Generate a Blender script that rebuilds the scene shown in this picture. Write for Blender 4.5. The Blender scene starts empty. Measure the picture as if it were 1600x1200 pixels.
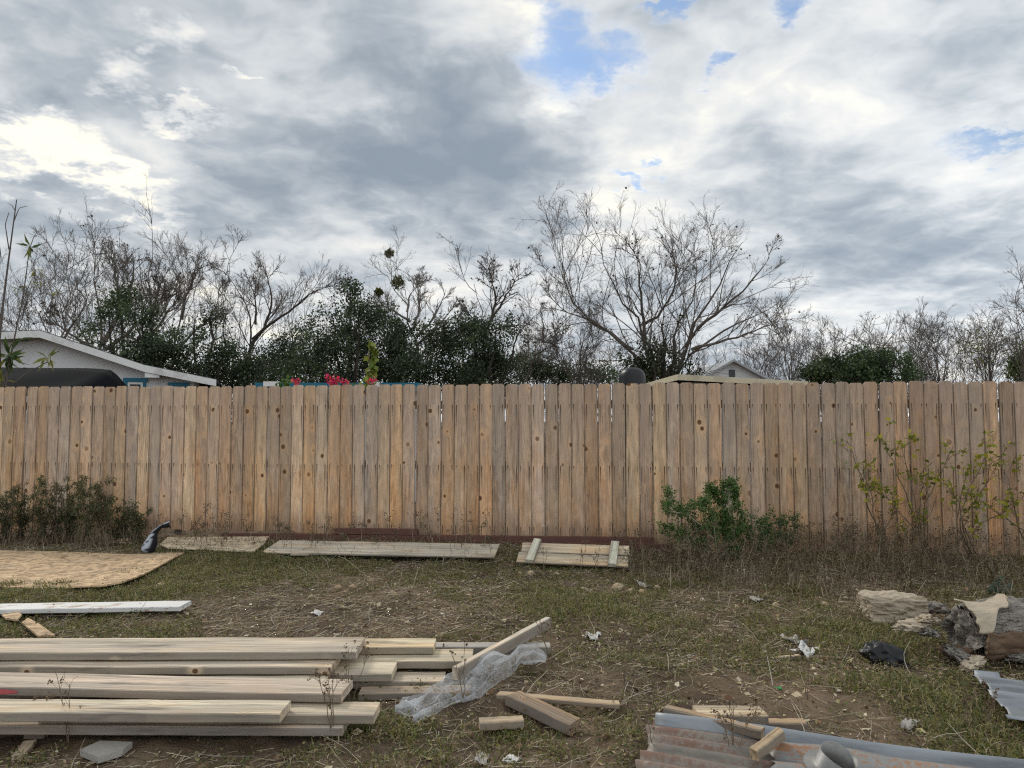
import bpy, bmesh, math, random
import numpy as np
from mathutils import Vector, Matrix

sc = bpy.context.scene
C = sc.collection
R = math.radians

# ------------------------------------------------------------------ camera
F_PX = 1109.0                    # focal length in pixels of the 1600 x 1200 photograph
CAM_H = 1.33
PITCH = math.atan(58 / F_PX)
cam_d = bpy.data.cameras.new('camera')
cam_d.sensor_width = 36.0
cam_d.lens = 36.0 * F_PX / 1600.0
cam_d.clip_start = 0.05
cam_d.clip_end = 3000
cam = bpy.data.objects.new('camera', cam_d)
cam.location = (0, 0, CAM_H)
cam.rotation_euler = (math.pi / 2 + PITCH, 0, 0)
C.objects.link(cam)
sc.camera = cam

def ray(px, py):
    x = (px - 800) / F_PX
    y = (600 - py) / F_PX
    cp, sp = math.cos(PITCH), math.sin(PITCH)
    return Vector((x, cp - y * sp, sp + y * cp))
def ongr(px, py, z=0.0):         # point of the horizontal plane at height z that the photograph shows at a pixel
    d = ray(px, py)
    t = (z - CAM_H) / d.z
    return Vector((d.x * t, d.y * t, z))
def atd(px, py, Y):              # point at distance Y
    d = ray(px, py)
    t = Y / d.y
    return Vector((d.x * t, Y, CAM_H + d.z * t))
def fence_y(x):
    return 7.6 - 0.118 * x

# ------------------------------------------------------------------ view
vs = sc.view_settings
vs.view_transform = 'Standard'
vs.look = 'None'
vs.exposure = 0.15
vs.gamma = 1.0
sc.cycles.max_bounces = 5
sc.cycles.diffuse_bounces = 3
sc.cycles.use_adaptive_sampling = True
sc.cycles.adaptive_threshold = 0.012
sc.cycles.filter_width = 1.2
sc.cycles.use_denoising = False
sc.cycles.transparent_max_bounces = 12

# ------------------------------------------------------------------ node helpers
class NT:
    def __init__(s, tree):
        s.t = tree
        s.n = tree.nodes
    def new(s, typ, **kw):
        n = s.n.new(typ)
        for k, v in kw.items():
            setattr(n, k, v)
        return n
    def put(s, sock, v):
        if v is None:
            return
        if isinstance(v, bpy.types.NodeSocket):
            s.t.links.new(v, sock)
        else:
            try:
                sock.default_value = v
            except Exception:
                if hasattr(sock.default_value, '__len__') and len(sock.default_value) == 4 and len(v) == 3:
                    sock.default_value = (*v, 1.0)
                else:
                    raise
    def m(s, op, a, b=None, c=None, clamp=False):
        n = s.new('ShaderNodeMath', operation=op, use_clamp=clamp)
        s.put(n.inputs[0], a); s.put(n.inputs[1], b); s.put(n.inputs[2], c)
        return n.outputs[0]
    def v(s, op, a, b=None, c=None, scale=None):
        n = s.new('ShaderNodeVectorMath', operation=op)
        s.put(n.inputs[0], a); s.put(n.inputs[1], b); s.put(n.inputs[2], c)
        if scale is not None:
            s.put(n.inputs['Scale'], scale)
        return n.outputs['Value'] if op in ('LENGTH', 'DOT_PRODUCT', 'DISTANCE') else n.outputs['Vector']
    def rng(s, val, a, b, c=0.0, d=1.0, smooth=True):
        n = s.new('ShaderNodeMapRange', interpolation_type='SMOOTHSTEP' if smooth else 'LINEAR')
        s.put(n.inputs[0], val); s.put(n.inputs[1], a); s.put(n.inputs[2], b); s.put(n.inputs[3], c); s.put(n.inputs[4], d)
        return n.outputs[0]
    def noise(s, vec, scale, detail=3.0, rough=0.5, dist=0.0, col=False, lac=2.0):
        n = s.new('ShaderNodeTexNoise')
        s.put(n.inputs['Vector'], vec); s.put(n.inputs['Scale'], scale); s.put(n.inputs['Detail'], detail)
        s.put(n.inputs['Roughness'], rough); s.put(n.inputs['Distortion'], dist); s.put(n.inputs['Lacunarity'], lac)
        return n.outputs['Color'] if col else n.outputs[0]
    def voro(s, vec, scale, feature='F1', out='Distance', rnd=1.0):
        n = s.new('ShaderNodeTexVoronoi', feature=feature)
        s.put(n.inputs['Vector'], vec); s.put(n.inputs['Scale'], scale); s.put(n.inputs['Randomness'], rnd)
        return n if out is None else n.outputs[out]
    def mix(s, f, a, b, blend='MIX'):
        n = s.new('ShaderNodeMix', data_type='RGBA', blend_type=blend)
        s.put(n.inputs[0], f)
        s.put(n.inputs[6], a if isinstance(a, bpy.types.NodeSocket) else (*a[:3], 1.0))
        s.put(n.inputs[7], b if isinstance(b, bpy.types.NodeSocket) else (*b[:3], 1.0))
        return n.outputs[2]
    def ramp(s, f, stops, interp='LINEAR'):
        n = s.new('ShaderNodeValToRGB')
        cr = n.color_ramp
        cr.interpolation = interp
        while len(cr.elements) < len(stops):
            cr.elements.new(0.5)
        for e, (p, c) in zip(cr.elements, stops):
            e.position = p
            e.color = (*c[:3], 1.0)
        s.put(n.inputs[0], f)
        return n.outputs[0]
    def xyz(s, x, y, z):
        n = s.new('ShaderNodeCombineXYZ')
        s.put(n.inputs[0], x); s.put(n.inputs[1], y); s.put(n.inputs[2], z)
        return n.outputs[0]
    def sep(s, v):
        n = s.new('ShaderNodeSeparateXYZ')
        s.put(n.inputs[0], v)
        return n.outputs[0], n.outputs[1], n.outputs[2]
    def bump(s, h, strength=0.3, dist=0.01):
        n = s.new('ShaderNodeBump')
        s.put(n.inputs['Strength'], strength); s.put(n.inputs['Distance'], dist); s.put(n.inputs['Height'], h)
        return n.outputs[0]

# ------------------------------------------------------------------ world: broken overcast sky
SUN_AZ, SUN_EL = R(-40), R(38)          # to the left, in front, behind the cloud
sun_dir = Vector((math.sin(SUN_AZ) * math.cos(SUN_EL), math.cos(SUN_AZ) * math.cos(SUN_EL), math.sin(SUN_EL)))
world = bpy.data.worlds.new('World')
sc.world = world
world.use_nodes = True
w = NT(world.node_tree)
w.n.clear()
wo = w.new('ShaderNodeOutputWorld')
bg = w.new('ShaderNodeBackground')
w.t.links.new(bg.outputs[0], wo.inputs[0])
sky = w.new('ShaderNodeTexSky', sky_type='NISHITA', sun_disc=False)
sky.sun_elevation = SUN_EL
sky.sun_rotation = SUN_AZ
sky.dust_density = 0.6
sky.ozone_density = 2.0
dirv = w.new('ShaderNodeTexCoord').outputs['Generated']
dx, dy, dz = w.sep(dirv)
den = w.m('ADD', w.m('MAXIMUM', dz, 0.0), 0.20)
P = w.xyz(w.m('DIVIDE', dx, den), w.m('DIVIDE', dy, den), 0.0)
wc = w.v('SUBTRACT', w.noise(P, 2.3, 3.0, 0.6, col=True), (0.5, 0.5, 0.5))
wf = w.v('SUBTRACT', w.noise(P, 8.0, 4.5, 0.68, col=True), (0.5, 0.5, 0.5))
soft_d = w.v('MULTIPLY_ADD', wc, (0.17, 0.17, 0.17), dirv)
fine_d = w.v('MULTIPLY_ADD', wf, (0.11, 0.11, 0.11), soft_d)
ROUND, LONG = (1.0, 1.0, 1.25), (1.0, 1.0, 3.4)        # outlines of the cloud masses: rounded, drawn out
space = {}
for key, vec in (('s', soft_d), ('f', fine_d)):
    for nm, k in (('r', ROUND), ('l', LONG)):
        space[key + nm] = (w.v('MULTIPLY', vec, k), k)
def blob(px, py, rx, sp, inner=0.0, outer=1.3, amp=1.0):
    c = ray(px, py).normalized()
    vec, k = space[sp]
    d = w.v('DISTANCE', vec, (c.x * k[0], c.y * k[1], c.z * k[2]))
    r = rx / F_PX * c.y
    return w.rng(d, r * outer, r * inner, 0.0, amp)
def add(a, b):
    return b if a is None else w.m('ADD', a, b)
big = w.noise(P, 0.75, 5.0, 0.57, 0.25)
mid = w.noise(w.v('MULTIPLY_ADD', wc, (0.25, 0.25, 0.0), w.v('ADD', P, (3.1, 7.7, 0.0))), 2.2, 6.0, 0.52)
bil = w.noise(w.v('MULTIPLY_ADD', wc, (0.2, 0.2, 0.0), P), 5.2, 4.0, 0.58)
L = w.m('MULTIPLY_ADD', big, 0.75, w.m('MULTIPLY_ADD', mid, 0.90, w.m('MULTIPLY_ADD', bil, 0.92, 0.60 - 0.375 - 0.45 - 0.46)))
for a in [  # large light and dark masses of cloud
    (560, 250, 340, 'sl', -0.20), (90, 150, 180, 'sr', -0.16), (1400, 385, 330, 'sl', -0.15),
    (60, 335, 160, 'sl', -0.08), (480, 175, 100, 'sl', 0.10), (1060, 180, 150, 'sl', 0.15), (1300, 130, 330, 'sl', 0.05),
    (740, 30, 110, 'sr', 0.20), (985, 330, 120, 'sr', 0.16), (1500, 300, 130, 'sl', 0.14), (1400, 480, 260, 'sl', 0.14),
    (480, 500, 420, 'sl', 0.12)]:
    L = add(L, blob(*a[:4], amp=a[4]))
L = add(L, blob(730, 265, 235, 'fr', 0.6, 1.05, amp=-0.22))
for a in [
    (50, 248, 125, 'fl', 0.66), (200, 290, 85, 'fl', 0.58), (225, 158, 46, 'fr', 0.42), (300, 218, 55, 'fl', 0.40),
    (282, 55, 44, 'fr', 0.34), (258, 105, 30, 'fr', 0.32), (375, 122, 34, 'fl', 0.3), (835, 50, 50, 'fr', 0.26), (890, 150, 90, 'fl', 0.24)]:
    L = add(L, blob(*a[:4], 0.15, 1.3, amp=a[4]))
hole = None
for a in [(900, 40, 66, 'fr'), (895, 92, 84, 'fr'), (955, 112, 52, 'fr'), (1112, 130, 32, 'fr'), (1242, 32, 42, 'fr'), (1030, 22, 46, 'fl'), (1500, 238, 88, 'fl'), (995, 287, 46, 'fl')]:
    b = blob(*a, 0.1, 1.5)
    hole = b if hole is None else w.m('MAXIMUM', hole, b)
gen = w.rng(w.noise(w.v('ADD', P, (11.3, 4.2, 0.0)), 0.9, 4.0, 0.6), 0.66, 0.74)     # further gaps in the cloud
gen = w.m('MULTIPLY', gen, w.rng(dz, 0.62, 0.78))
hole = w.rng(w.m('MULTIPLY', hole, w.m('MULTIPLY_ADD', w.m('SUBTRACT', mid, 0.5), -2.4, 1.0)), 0.02, 1.1)
hole_all = w.m('MAXIMUM', hole, w.m('MULTIPLY', gen, 0.8))
rim = w.m('MULTIPLY', w.rng(hole_all, 0.0, 0.2), w.rng(hole_all, 0.8, 0.3))
L = w.m('MULTIPLY_ADD', rim, 0.06, L)
away = w.m('MULTIPLY', w.m('SUBTRACT', 1.0, w.v('DOT_PRODUCT', dirv, tuple(sun_dir))), 0.5)
front_lit = w.m('ADD', 1.0, w.m('MULTIPLY', w.m('POWER', away, 1.6), 1.15))           # cloud away from the sun is lit from the front
ccol = w.ramp(w.m('DIVIDE', L, 1.5), [
    (0.10, (0.255, 0.305, 0.365)), (0.22, (0.325, 0.375, 0.43)), (0.31, (0.43, 0.475, 0.52)), (0.42, (0.60, 0.63, 0.655)),
    (0.54, (0.75, 0.755, 0.745)), (0.68, (1.0, 0.965, 0.82)), (1.0, (1.3, 1.2, 0.90))])
ccol = w.v('SCALE', ccol, scale=front_lit)
blue = w.v('SCALE', sky.outputs[0], scale=0.14)
blue = w.v('MULTIPLY', blue, (0.98, 1.04, 1.06))
hf = w.m('MULTIPLY', hole_all, 0.88)
w.put(bg.inputs['Color'], w.mix(hf, ccol, blue))
bg.inputs['Strength'].default_value = 1.0
world.cycles.sampling_method = 'MANUAL'
world.cycles.sample_map_resolution = 512

sun_l = bpy.data.lights.new('sun', 'SUN')
sun_l.energy = 1.5
sun_l.angle = R(12)
sun_l.color = (1.0, 0.94, 0.84)
sun = bpy.data.objects.new('sun', sun_l)
sun.rotation_euler = (-sun_dir).to_track_quat('-Z', 'Y').to_euler()
sun.location = (-8, 8, 12)
C.objects.link(sun)

# ------------------------------------------------------------------ numeric noise
def _hash(ix, iy, iz, seed):
    n = (ix * 374761393 + iy * 668265263 + iz * 2147483647 + seed * 1274126177) & 0xffffffff
    n = ((n ^ (n >> 13)) * 1274126177) & 0xffffffff
    n = ((n ^ (n >> 15)) * 2246822519) & 0xffffffff
    return ((n ^ (n >> 16)) & 0xffff) / 65535.0
def vnoise(p, seed=0):
    p = np.asarray(p, dtype=np.float64)
    i = np.floor(p).astype(np.int64)
    f = p - i
    f = f * f * (3 - 2 * f)
    out = 0
    for a in (0, 1):
        for b in (0, 1):
            for c in (0, 1):
                wgt = (f[..., 0] if a else 1 - f[..., 0]) * (f[..., 1] if b else 1 - f[..., 1]) * (f[..., 2] if c else 1 - f[..., 2])
                out = out + wgt * _hash(i[..., 0] + a, i[..., 1] + b, i[..., 2] + c, seed)
    return out
def n2(x, y, s, seed=0):
    x = np.asarray(x, float); y = np.asarray(y, float)
    return vnoise(np.stack([x * s + 37.1, y * s + 91.7, np.zeros_like(x) + seed * 0.0], -1), seed)
def sst(a, b, x):
    t = np.clip((np.asarray(x, float) - a) / (b - a), 0, 1)
    return t * t * (3 - 2 * t)
def gh(x, y):                    # height of the yard
    x = np.asarray(x, float); y = np.asarray(y, float)
    h = 0.05 * (n2(x, y, 0.55, 1) - 0.5) + 0.035 * (n2(x, y, 1.7, 2) - 0.5) + 0.028 * (n2(x, y, 5.5, 3) - 0.5) + 0.020 * (n2(x, y, 13, 4) - 0.5)
    h = h + 0.05 * sst(6.4, 7.4, y) * sst(2.2, 0.6, x) * sst(-4.5, -3.0, x)
    return h
def g1(x, y):
    return float(gh(np.array([x]), np.array([y]))[0])

# ------------------------------------------------------------------ mesh helpers
def mesh_np(name, V, quads=None, tris=None, col=None, smooth=False):
    V = np.ascontiguousarray(V, dtype=np.float32)
    me = bpy.data.meshes.new(name)
    me.vertices.add(len(V))
    me.vertices.foreach_set('co', V.ravel())
    idx, tot = [], []
    if quads is not None and len(quads):
        q = np.asarray(quads, np.int32); idx.append(q.ravel()); tot.append(np.full(len(q), 4, np.int32))
    if tris is not None and len(tris):
        t = np.asarray(tris, np.int32); idx.append(t.ravel()); tot.append(np.full(len(t), 3, np.int32))
    idx = np.concatenate(idx); tot = np.concatenate(tot)
    me.loops.add(len(idx))
    me.loops.foreach_set('vertex_index', idx)
    st = np.zeros(len(tot), np.int32)
    st[1:] = np.cumsum(tot)[:-1]
    me.polygons.add(len(tot))
    me.polygons.foreach_set('loop_start', st)
    me.polygons.foreach_set('loop_total', tot)
    if smooth:
        me.polygons.foreach_set('use_smooth', np.ones(len(tot), bool))
    if col is not None:
        a = me.color_attributes.new('Col', 'FLOAT_COLOR', 'POINT')
        c = np.ones((len(V), 4), np.float32)
        c[:, :3] = col
        a.data.foreach_set('color', c.ravel())
    me.update(calc_edges=True)
    return me
def link(name, me, mat=None, parent=None, loc=None, mw=None):
    o = bpy.data.objects.new(name, me)
    C.objects.link(o)
    if mat is not None and me is not None and not me.materials:
        me.materials.append(mat)
    if parent is not None:
        o.parent = parent
    if mw is not None:
        o.matrix_world = mw
    elif loc is not None:
        o.location = loc
    return o
def tag(o, label=None, cat=None, group=None, kind=None):
    if label: o['label'] = label
    if cat: o['category'] = cat
    if group: o['group'] = group
    if kind: o['kind'] = kind
    return o
def empty(name, loc, label, cat, group=None, rz=0.0):
    o = bpy.data.objects.new(name, None)
    o.location = loc
    o.rotation_euler = (0, 0, rz)
    o.empty_display_size = 0.1
    C.objects.link(o)
    return tag(o, label, cat, group)
def from_bm(name, bm, smooth=False):
    me = bpy.data.meshes.new(name)
    bm.to_mesh(me)
    bm.free()
    if smooth:
        me.polygons.foreach_set('use_smooth', np.ones(len(me.polygons), bool))
    return me
def box_me(name, x0, x1, y0, y1, z0, z1, bevel=0.0):
    bm = bmesh.new()
    bmesh.ops.create_cube(bm, size=1.0)
    for v in bm.verts:
        v.co = Vector((x0 + (v.co.x + .5) * (x1 - x0), y0 + (v.co.y + .5) * (y1 - y0), z0 + (v.co.z + .5) * (z1 - z0)))
    if bevel:
        bmesh.ops.bevel(bm, geom=bm.edges[:], offset=bevel, segments=1, affect='EDGES')
    return from_bm(name, bm)
def prism_me(name, poly, y0, y1):       # polygon in x,z extruded along y
    bm = bmesh.new()
    a = [bm.verts.new((x, y0, z)) for x, z in poly]
    b = [bm.verts.new((x, y1, z)) for x, z in poly]
    bm.faces.new(a)
    bm.faces.new(b[::-1])
    n = len(poly)
    for i in range(n):
        bm.faces.new((a[i], b[i], b[(i + 1) % n], a[(i + 1) % n]))
    bmesh.ops.recalc_face_normals(bm, faces=bm.faces)
    return from_bm(name, bm)

def tubes(groups):
    """groups: list of (P (N,k,3), R (N,k), sides) -> V, quads"""
    Vs, Qs, off = [], [], 0
    for Pn, Rn, s in groups:
        Pn = np.asarray(Pn, float); Rn = np.asarray(Rn, float)
        if len(Pn) == 0:
            continue
        N, k, _ = Pn.shape
        T = np.gradient(Pn, axis=1)
        T /= np.linalg.norm(T, axis=2, keepdims=True) + 1e-9
        ref = np.where(np.abs(T[..., 2:3]) < 0.8, np.array([0, 0, 1.0]), np.array([1.0, 0.2, 0]))
        A = np.cross(T, ref); A /= np.linalg.norm(A, axis=2, keepdims=True) + 1e-9
        B = np.cross(T, A)
        ang = np.arange(s) * 2 * math.pi / s
        ring = (A[:, :, None, :] * np.cos(ang)[None, None, :, None] + B[:, :, None, :] * np.sin(ang)[None, None, :, None]) * Rn[:, :, None, None] + Pn[:, :, None, :]
        Vs.append(ring.reshape(-1, 3))
        base = off + (np.arange(N) * k * s)[:, None, None]
        kk = np.arange(k - 1)[None, :, None] * s
        ss = np.arange(s)[None, None, :]
        s2 = (ss + 1) % s
        a = base + kk + ss; b = base + kk + s2; c = base + kk + s + s2; d = base + kk + s + ss
        Qs.append(np.stack([a, b, c, d], -1).reshape(-1, 4))
        off += N * k * s
    return np.concatenate(Vs), np.concatenate(Qs)
def tube_me(name, groups, smooth=True):
    V, Q = tubes(groups)
    return mesh_np(name, V, Q, smooth=smooth)
def resample(pts, k):
    pts = np.asarray([tuple(p) for p in pts], float)
    d = np.concatenate([[0], np.cumsum(np.linalg.norm(np.diff(pts, axis=0), axis=1))])
    t = np.linspace(0, d[-1], k)
    # smooth (Catmull-like) by resampling a finer, averaged line
    fine = np.stack([np.interp(np.linspace(0, d[-1], k * 4), d, pts[:, i]) for i in range(3)], 1)
    for _ in range(3):
        fine[1:-1] = (fine[:-2] + 2 * fine[1:-1] + fine[2:]) / 4
    return np.stack([np.interp(t, np.linspace(0, d[-1], k * 4), fine[:, i]) for i in range(3)], 1)

def grow(rng, limbs, cfg, kl=12):
    """limbs: list of (points, r0, r1). cfg per level: n, ratio, ang, trop, wig, k, sides, rr. Returns limb groups, branch groups, tips, tip directions"""
    LP = np.stack([resample(p, kl) for p, _, _ in limbs])
    LR = np.stack([np.linspace(a, b, kl) for _, a, b in limbs])
    Lm = np.linalg.norm(np.diff(LP, axis=1), axis=2).sum(1)
    LP[:, 1:] += rng.normal(0, 1, LP[:, 1:].shape) * (Lm[:, None, None] / kl * 0.10)
    limb_g = [(LP, LR, 7)]
    br = []
    Pp, Rp, Lp = LP, LR, Lm
    tips = dirs = None
    for c in cfg:
        N, k, _ = Pp.shape
        cnt = np.maximum(1, rng.poisson(c['n'], N)) if c['n'] > 0 else np.zeros(N, int)
        par = np.repeat(np.arange(N), cnt)
        M = len(par)
        t = (c.get('t0', 0.2) + (1 - c.get('t0', 0.2)) * rng.uniform(0, 1, M) ** 0.72) * (k - 1)
        i = np.minimum(t.astype(int), k - 2)
        f = (t - i)[:, None]
        p0 = Pp[par, i] * (1 - f) + Pp[par, i + 1] * f
        tan = Pp[par, i + 1] - Pp[par, i]
        tan /= np.linalg.norm(tan, axis=1, keepdims=True) + 1e-9
        r0 = Rp[par, i] * (1 - f[:, 0]) + Rp[par, i + 1] * f[:, 0]
        pr = rng.normal(0, 1, (M, 3))
        pr -= (pr * tan).sum(1, keepdims=True) * tan
        pr /= np.linalg.norm(pr, axis=1, keepdims=True) + 1e-9
        a = np.radians(rng.normal(c['ang'], 11, M))[:, None]
        d = np.cos(a) * tan + np.sin(a) * pr
        d[:, 2] += c['trop']
        d /= np.linalg.norm(d, axis=1, keepdims=True) + 1e-9
        ln = Lp[par] * c['ratio'] * (1.12 - 0.58 * t / (k - 1)) * rng.uniform(0.6, 1.3, M)
        if 'lmax' in c: ln = np.minimum(ln, c['lmax'] * rng.uniform(0.6, 1.2, M))
        kk = c['k']
        pts = np.zeros((M, kk, 3)); pts[:, 0] = p0
        dd = d.copy()
        for j in range(1, kk):
            dd = dd + rng.normal(0, c['wig'], (M, 3))
            dd[:, 2] += c['trop'] * 0.25
            dd /= np.linalg.norm(dd, axis=1, keepdims=True) + 1e-9
            pts[:, j] = pts[:, j - 1] + dd * (ln / (kk - 1))[:, None]
        rs = np.maximum(r0 * c['rr'], c.get('rmin', 0.003))
        RR = rs[:, None] * np.linspace(1, c.get('taper', 0.35), kk)[None, :]
        br.append((pts, RR, c['sides']))
        Pp, Rp, Lp = pts, RR, ln
        tips, dirs = pts[:, -1], dd
    return limb_g, br, tips, dirs

LEAF_Q = np.array([[0, 0, 0], [0.5, 0.38, 0.06], [1, 0, -0.05], [0.5, -0.38, 0.06]])          # one quad leaf, length 1
def leaves(rng, pos, size, tmpl=LEAF_Q, dirs=None, spread=1.0, width=1.0, cols=None, cvar=0.25, droop=0.0):
    """one quad per leaf; returns V, Q, col"""
    N = len(pos)
    d = rng.normal(0, 1, (N, 3)) * spread
    if dirs is not None: d = d + dirs
    d[:, 2] -= droop
    d /= np.linalg.norm(d, axis=1, keepdims=True) + 1e-9
    u = rng.normal(0, 1, (N, 3))
    s = np.cross(d, u); s /= np.linalg.norm(s, axis=1, keepdims=True) + 1e-9
    n = np.cross(s, d)
    sz = (np.asarray(size) * rng.uniform(0.6, 1.3, N))[:, None, None]
    V = pos[:, None, :] + sz * (tmpl[None, :, 0:1] * d[:, None, :] + tmpl[None, :, 1:2] * width * s[:, None, :] + tmpl[None, :, 2:3] * n[:, None, :])
    m = len(tmpl)
    Q = (np.arange(N) * m)[:, None] + np.arange(m)[None, :]
    cols = np.asarray(cols)
    c = cols[rng.integers(0, len(cols), N)] * rng.uniform(1 - cvar, 1 + cvar, (N, 1))
    return V.reshape(-1, 3), Q, np.repeat(c, m, axis=0)
def merge(parts):
    Vs, Qs, Cs, off = [], [], [], 0
    for V, Q, c in parts:
        Vs.append(V); Qs.append(Q + off); Cs.append(c); off += len(V)
    return np.concatenate(Vs), np.concatenate(Qs), np.concatenate(Cs)

# ------------------------------------------------------------------ materials
def mat(name):
    m = bpy.data.materials.new(name)
    m.use_nodes = True
    t = NT(m.node_tree)
    return m, t, t.n['Principled BSDF']
def simple(name, col, rough=0.7, var=0.18, scale=6.0, metal=0.0, bump=0.0, bscale=40, stain=None):
    m, t, b = mat(name)
    co = t.new('ShaderNodeTexCoord').outputs['Object']
    n = t.noise(co, scale, 5.0, 0.6)
    c = t.mix(n, tuple(x * (1 - var) for x in col), tuple(min(1, x * (1 + var)) for x in col))
    if stain:
        c = t.mix(t.rng(t.noise(t.v('ADD', co, (5, 3, 1)), scale * 0.7, 6.0, 0.65), 0.5, 0.7), c, stain)
    t.put(b.inputs['Base Color'], c)
    b.inputs['Roughness'].default_value = rough
    b.inputs['Metallic'].default_value = metal
    b.inputs['Specular IOR Level'].default_value = 0.3
    if bump:
        t.put(b.inputs['Normal'], t.bump(t.noise(co, bscale, 5.0, 0.6), bump, 0.01))
    return m
def wood(name, axis='Z', nails=False, weather=(0.30, 0.25, 0.21), wamt=0.5, knots=True, grain=1.0, contrast=1.0, aged_shaded=0.0, top=1.7):
    """grain runs along the object's axis; tone comes from the object's colour"""
    m, t, b = mat(name)
    co = t.new('ShaderNodeTexCoord').outputs['Object']
    oi = t.new('ShaderNodeObjectInfo')
    rnd = oi.outputs['Random']
    x, y, z = t.sep(co)
    if axis == 'X':
        a, c1, c2 = x, y, z
    else:
        a, c1, c2 = z, x, y
    off = t.m('MULTIPLY', rnd, 91.0)
    a2 = t.m('ADD', a, off)
    # knots
    KS = 7.5 if nails else 6.0
    kv = t.voro(t.xyz(t.m('ADD', c1, t.m('MULTIPLY', rnd, 37.0)), 0.0 if nails else c2, t.m('MULTIPLY', a2, 0.85)), KS, out=None)
    kd = t.m('DIVIDE', kv.outputs['Distance'], KS)
    kr = t.sep(kv.outputs['Color'])
    on = t.rng(kr[0], 0.32 if nails else 0.45, 0.34 if nails else 0.47)
    kd = t.m('ADD', kd, t.m('MULTIPLY', t.m('SUBTRACT', 1.0, on), 1.0))
    ksz = t.m('ADD', 0.005, t.m('MULTIPLY', t.m('MULTIPLY', kr[1], kr[1]), 0.020 if nails else 0.008))
    kn = t.m('DIVIDE', kd, ksz)
    swirl = t.m('POWER', 2.7, t.m('MULTIPLY', t.m('MULTIPLY', kn, kn), -0.10))
    # grain
    cc = t.m('ADD', c1, t.m('MULTIPLY', swirl, 0.035))
    lowd = t.noise(t.xyz(t.m('MULTIPLY', c1, 5.0), 0.0, t.m('MULTIPLY', a2, 1.1)), 1.0, 2.0)
    cc = t.m('ADD', cc, t.m('MULTIPLY', lowd, 0.10))
    g = t.noise(t.xyz(t.m('MULTIPLY', cc, 62.0 * grain), t.m('MULTIPLY', c2, 62.0 * grain), t.m('MULTIPLY', a2, 1.5)), 1.0, 4.0, 0.62)
    g2 = t.noise(t.xyz(t.m('MULTIPLY', cc, 210.0 * grain), t.m('MULTIPLY', c2, 210.0), t.m('MULTIPLY', a2, 5.0)), 1.0, 3.0, 0.6)
    rings = t.m('FRACT', t.m('MULTIPLY', t.m('ADD', cc, t.m('MULTIPLY', a2, 0.012)), 55.0 * grain))
    rings = t.rng(rings, 0.55, 1.0)
    plain = t.rng(t.noise(t.xyz(off, 0, t.m('MULTIPLY', a2, 0.4)), 1.3, 2.0), 0.50, 0.62)
    base = oi.outputs['Color']
    tone = t.m('ADD', 1.0, t.m('MULTIPLY', t.m('SUBTRACT', g, 0.5), 1.35 * contrast))
    tone = t.m('ADD', tone, t.m('MULTIPLY', t.m('SUBTRACT', g2, 0.5), 0.6 * contrast))
    tone = t.m('SUBTRACT', tone, t.m('MULTIPLY', t.m('MULTIPLY', rings, plain), 0.34 * contrast))
    blister = t.noise(t.xyz(t.m('MULTIPLY', c1, 16.0 if nails else 30.0), t.m('MULTIPLY', c2, 16.0 if nails else 30.0), t.m('MULTIPLY', a2, 5.5 if nails else 1.3)), 1.0, 3.0, 0.5, 1.2 if nails else 0.3)
    tone = t.m('ADD', tone, t.m('MULTIPLY', t.m('SUBTRACT', blister, 0.5), 0.9 * contrast))
    col = t.v('SCALE', base, scale=tone)
    # broad patches: warm heartwood, weathered grey
    pn = t.noise(t.xyz(t.m('MULTIPLY', c1, 7.0), t.m('MULTIPLY', c2, 5.0), t.m('MULTIPLY', a2, 1.6)), 1.0, 4.0, 0.6)
    col = t.mix(t.m('MULTIPLY', t.rng(t.m('ADD', pn, t.rng(a, 0.2, 1.2, 0.10, -0.04)) if nails else pn, 0.46, 0.70), 0.55), col, t.v('MULTIPLY', col, (1.06, 0.80, 0.55)))
    wn = t.noise(t.xyz(t.m('MULTIPLY', c1, 11.0), t.m('MULTIPLY', c2, 9.0), t.m('MULTIPLY', t.m('ADD', a2, 17.0), 1.1)), 1.0, 5.0, 0.62)
    wm = t.rng(wn, 0.40, 0.70)
    if nails:      # boards of the fence are greyer towards their weathered tops, warmer below
        wm = t.m('ADD', t.m('MULTIPLY', wm, 0.75), t.rng(a, 0.35, top, -0.25, 0.42), clamp=True)
    col = t.mix(t.m('MULTIPLY', wm, wamt), col, weather)
    if aged_shaded and axis == 'X':  # side faces: shade put into the colour, along with weathered grey
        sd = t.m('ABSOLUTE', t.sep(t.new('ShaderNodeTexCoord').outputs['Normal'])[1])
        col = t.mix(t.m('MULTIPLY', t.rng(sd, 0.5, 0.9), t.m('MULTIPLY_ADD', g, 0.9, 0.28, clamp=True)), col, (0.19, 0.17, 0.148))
    if aged_shaded:
        sn = t.noise(t.v('MULTIPLY', t.v('ADD', co, t.xyz(off, 9.0, 4.0)), (1.6, 13.0, 13.0)), 1.0, 6.0, 0.68)
        col = t.mix(t.m('MULTIPLY', t.rng(sn, 0.5, 0.72), aged_shaded), col, (0.13, 0.115, 0.10))
    if knots:
        halo = t.m('MULTIPLY', t.rng(kn, 3.6, 1.1), 0.55)
        col = t.mix(halo, col, t.v('MULTIPLY', base, (1.18, 1.10, 0.98)))
        core = t.rng(kn, 1.15, 0.75)
        kc = t.mix(t.m('FRACT', t.m('MULTIPLY', kn, 3.0)), (0.07, 0.03, 0.013), (0.20, 0.10, 0.045))
        col = t.mix(t.m('MULTIPLY', core, t.rng(kr[2], 0.0, 0.5, 0.6, 0.97)), col, kc)
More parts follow.
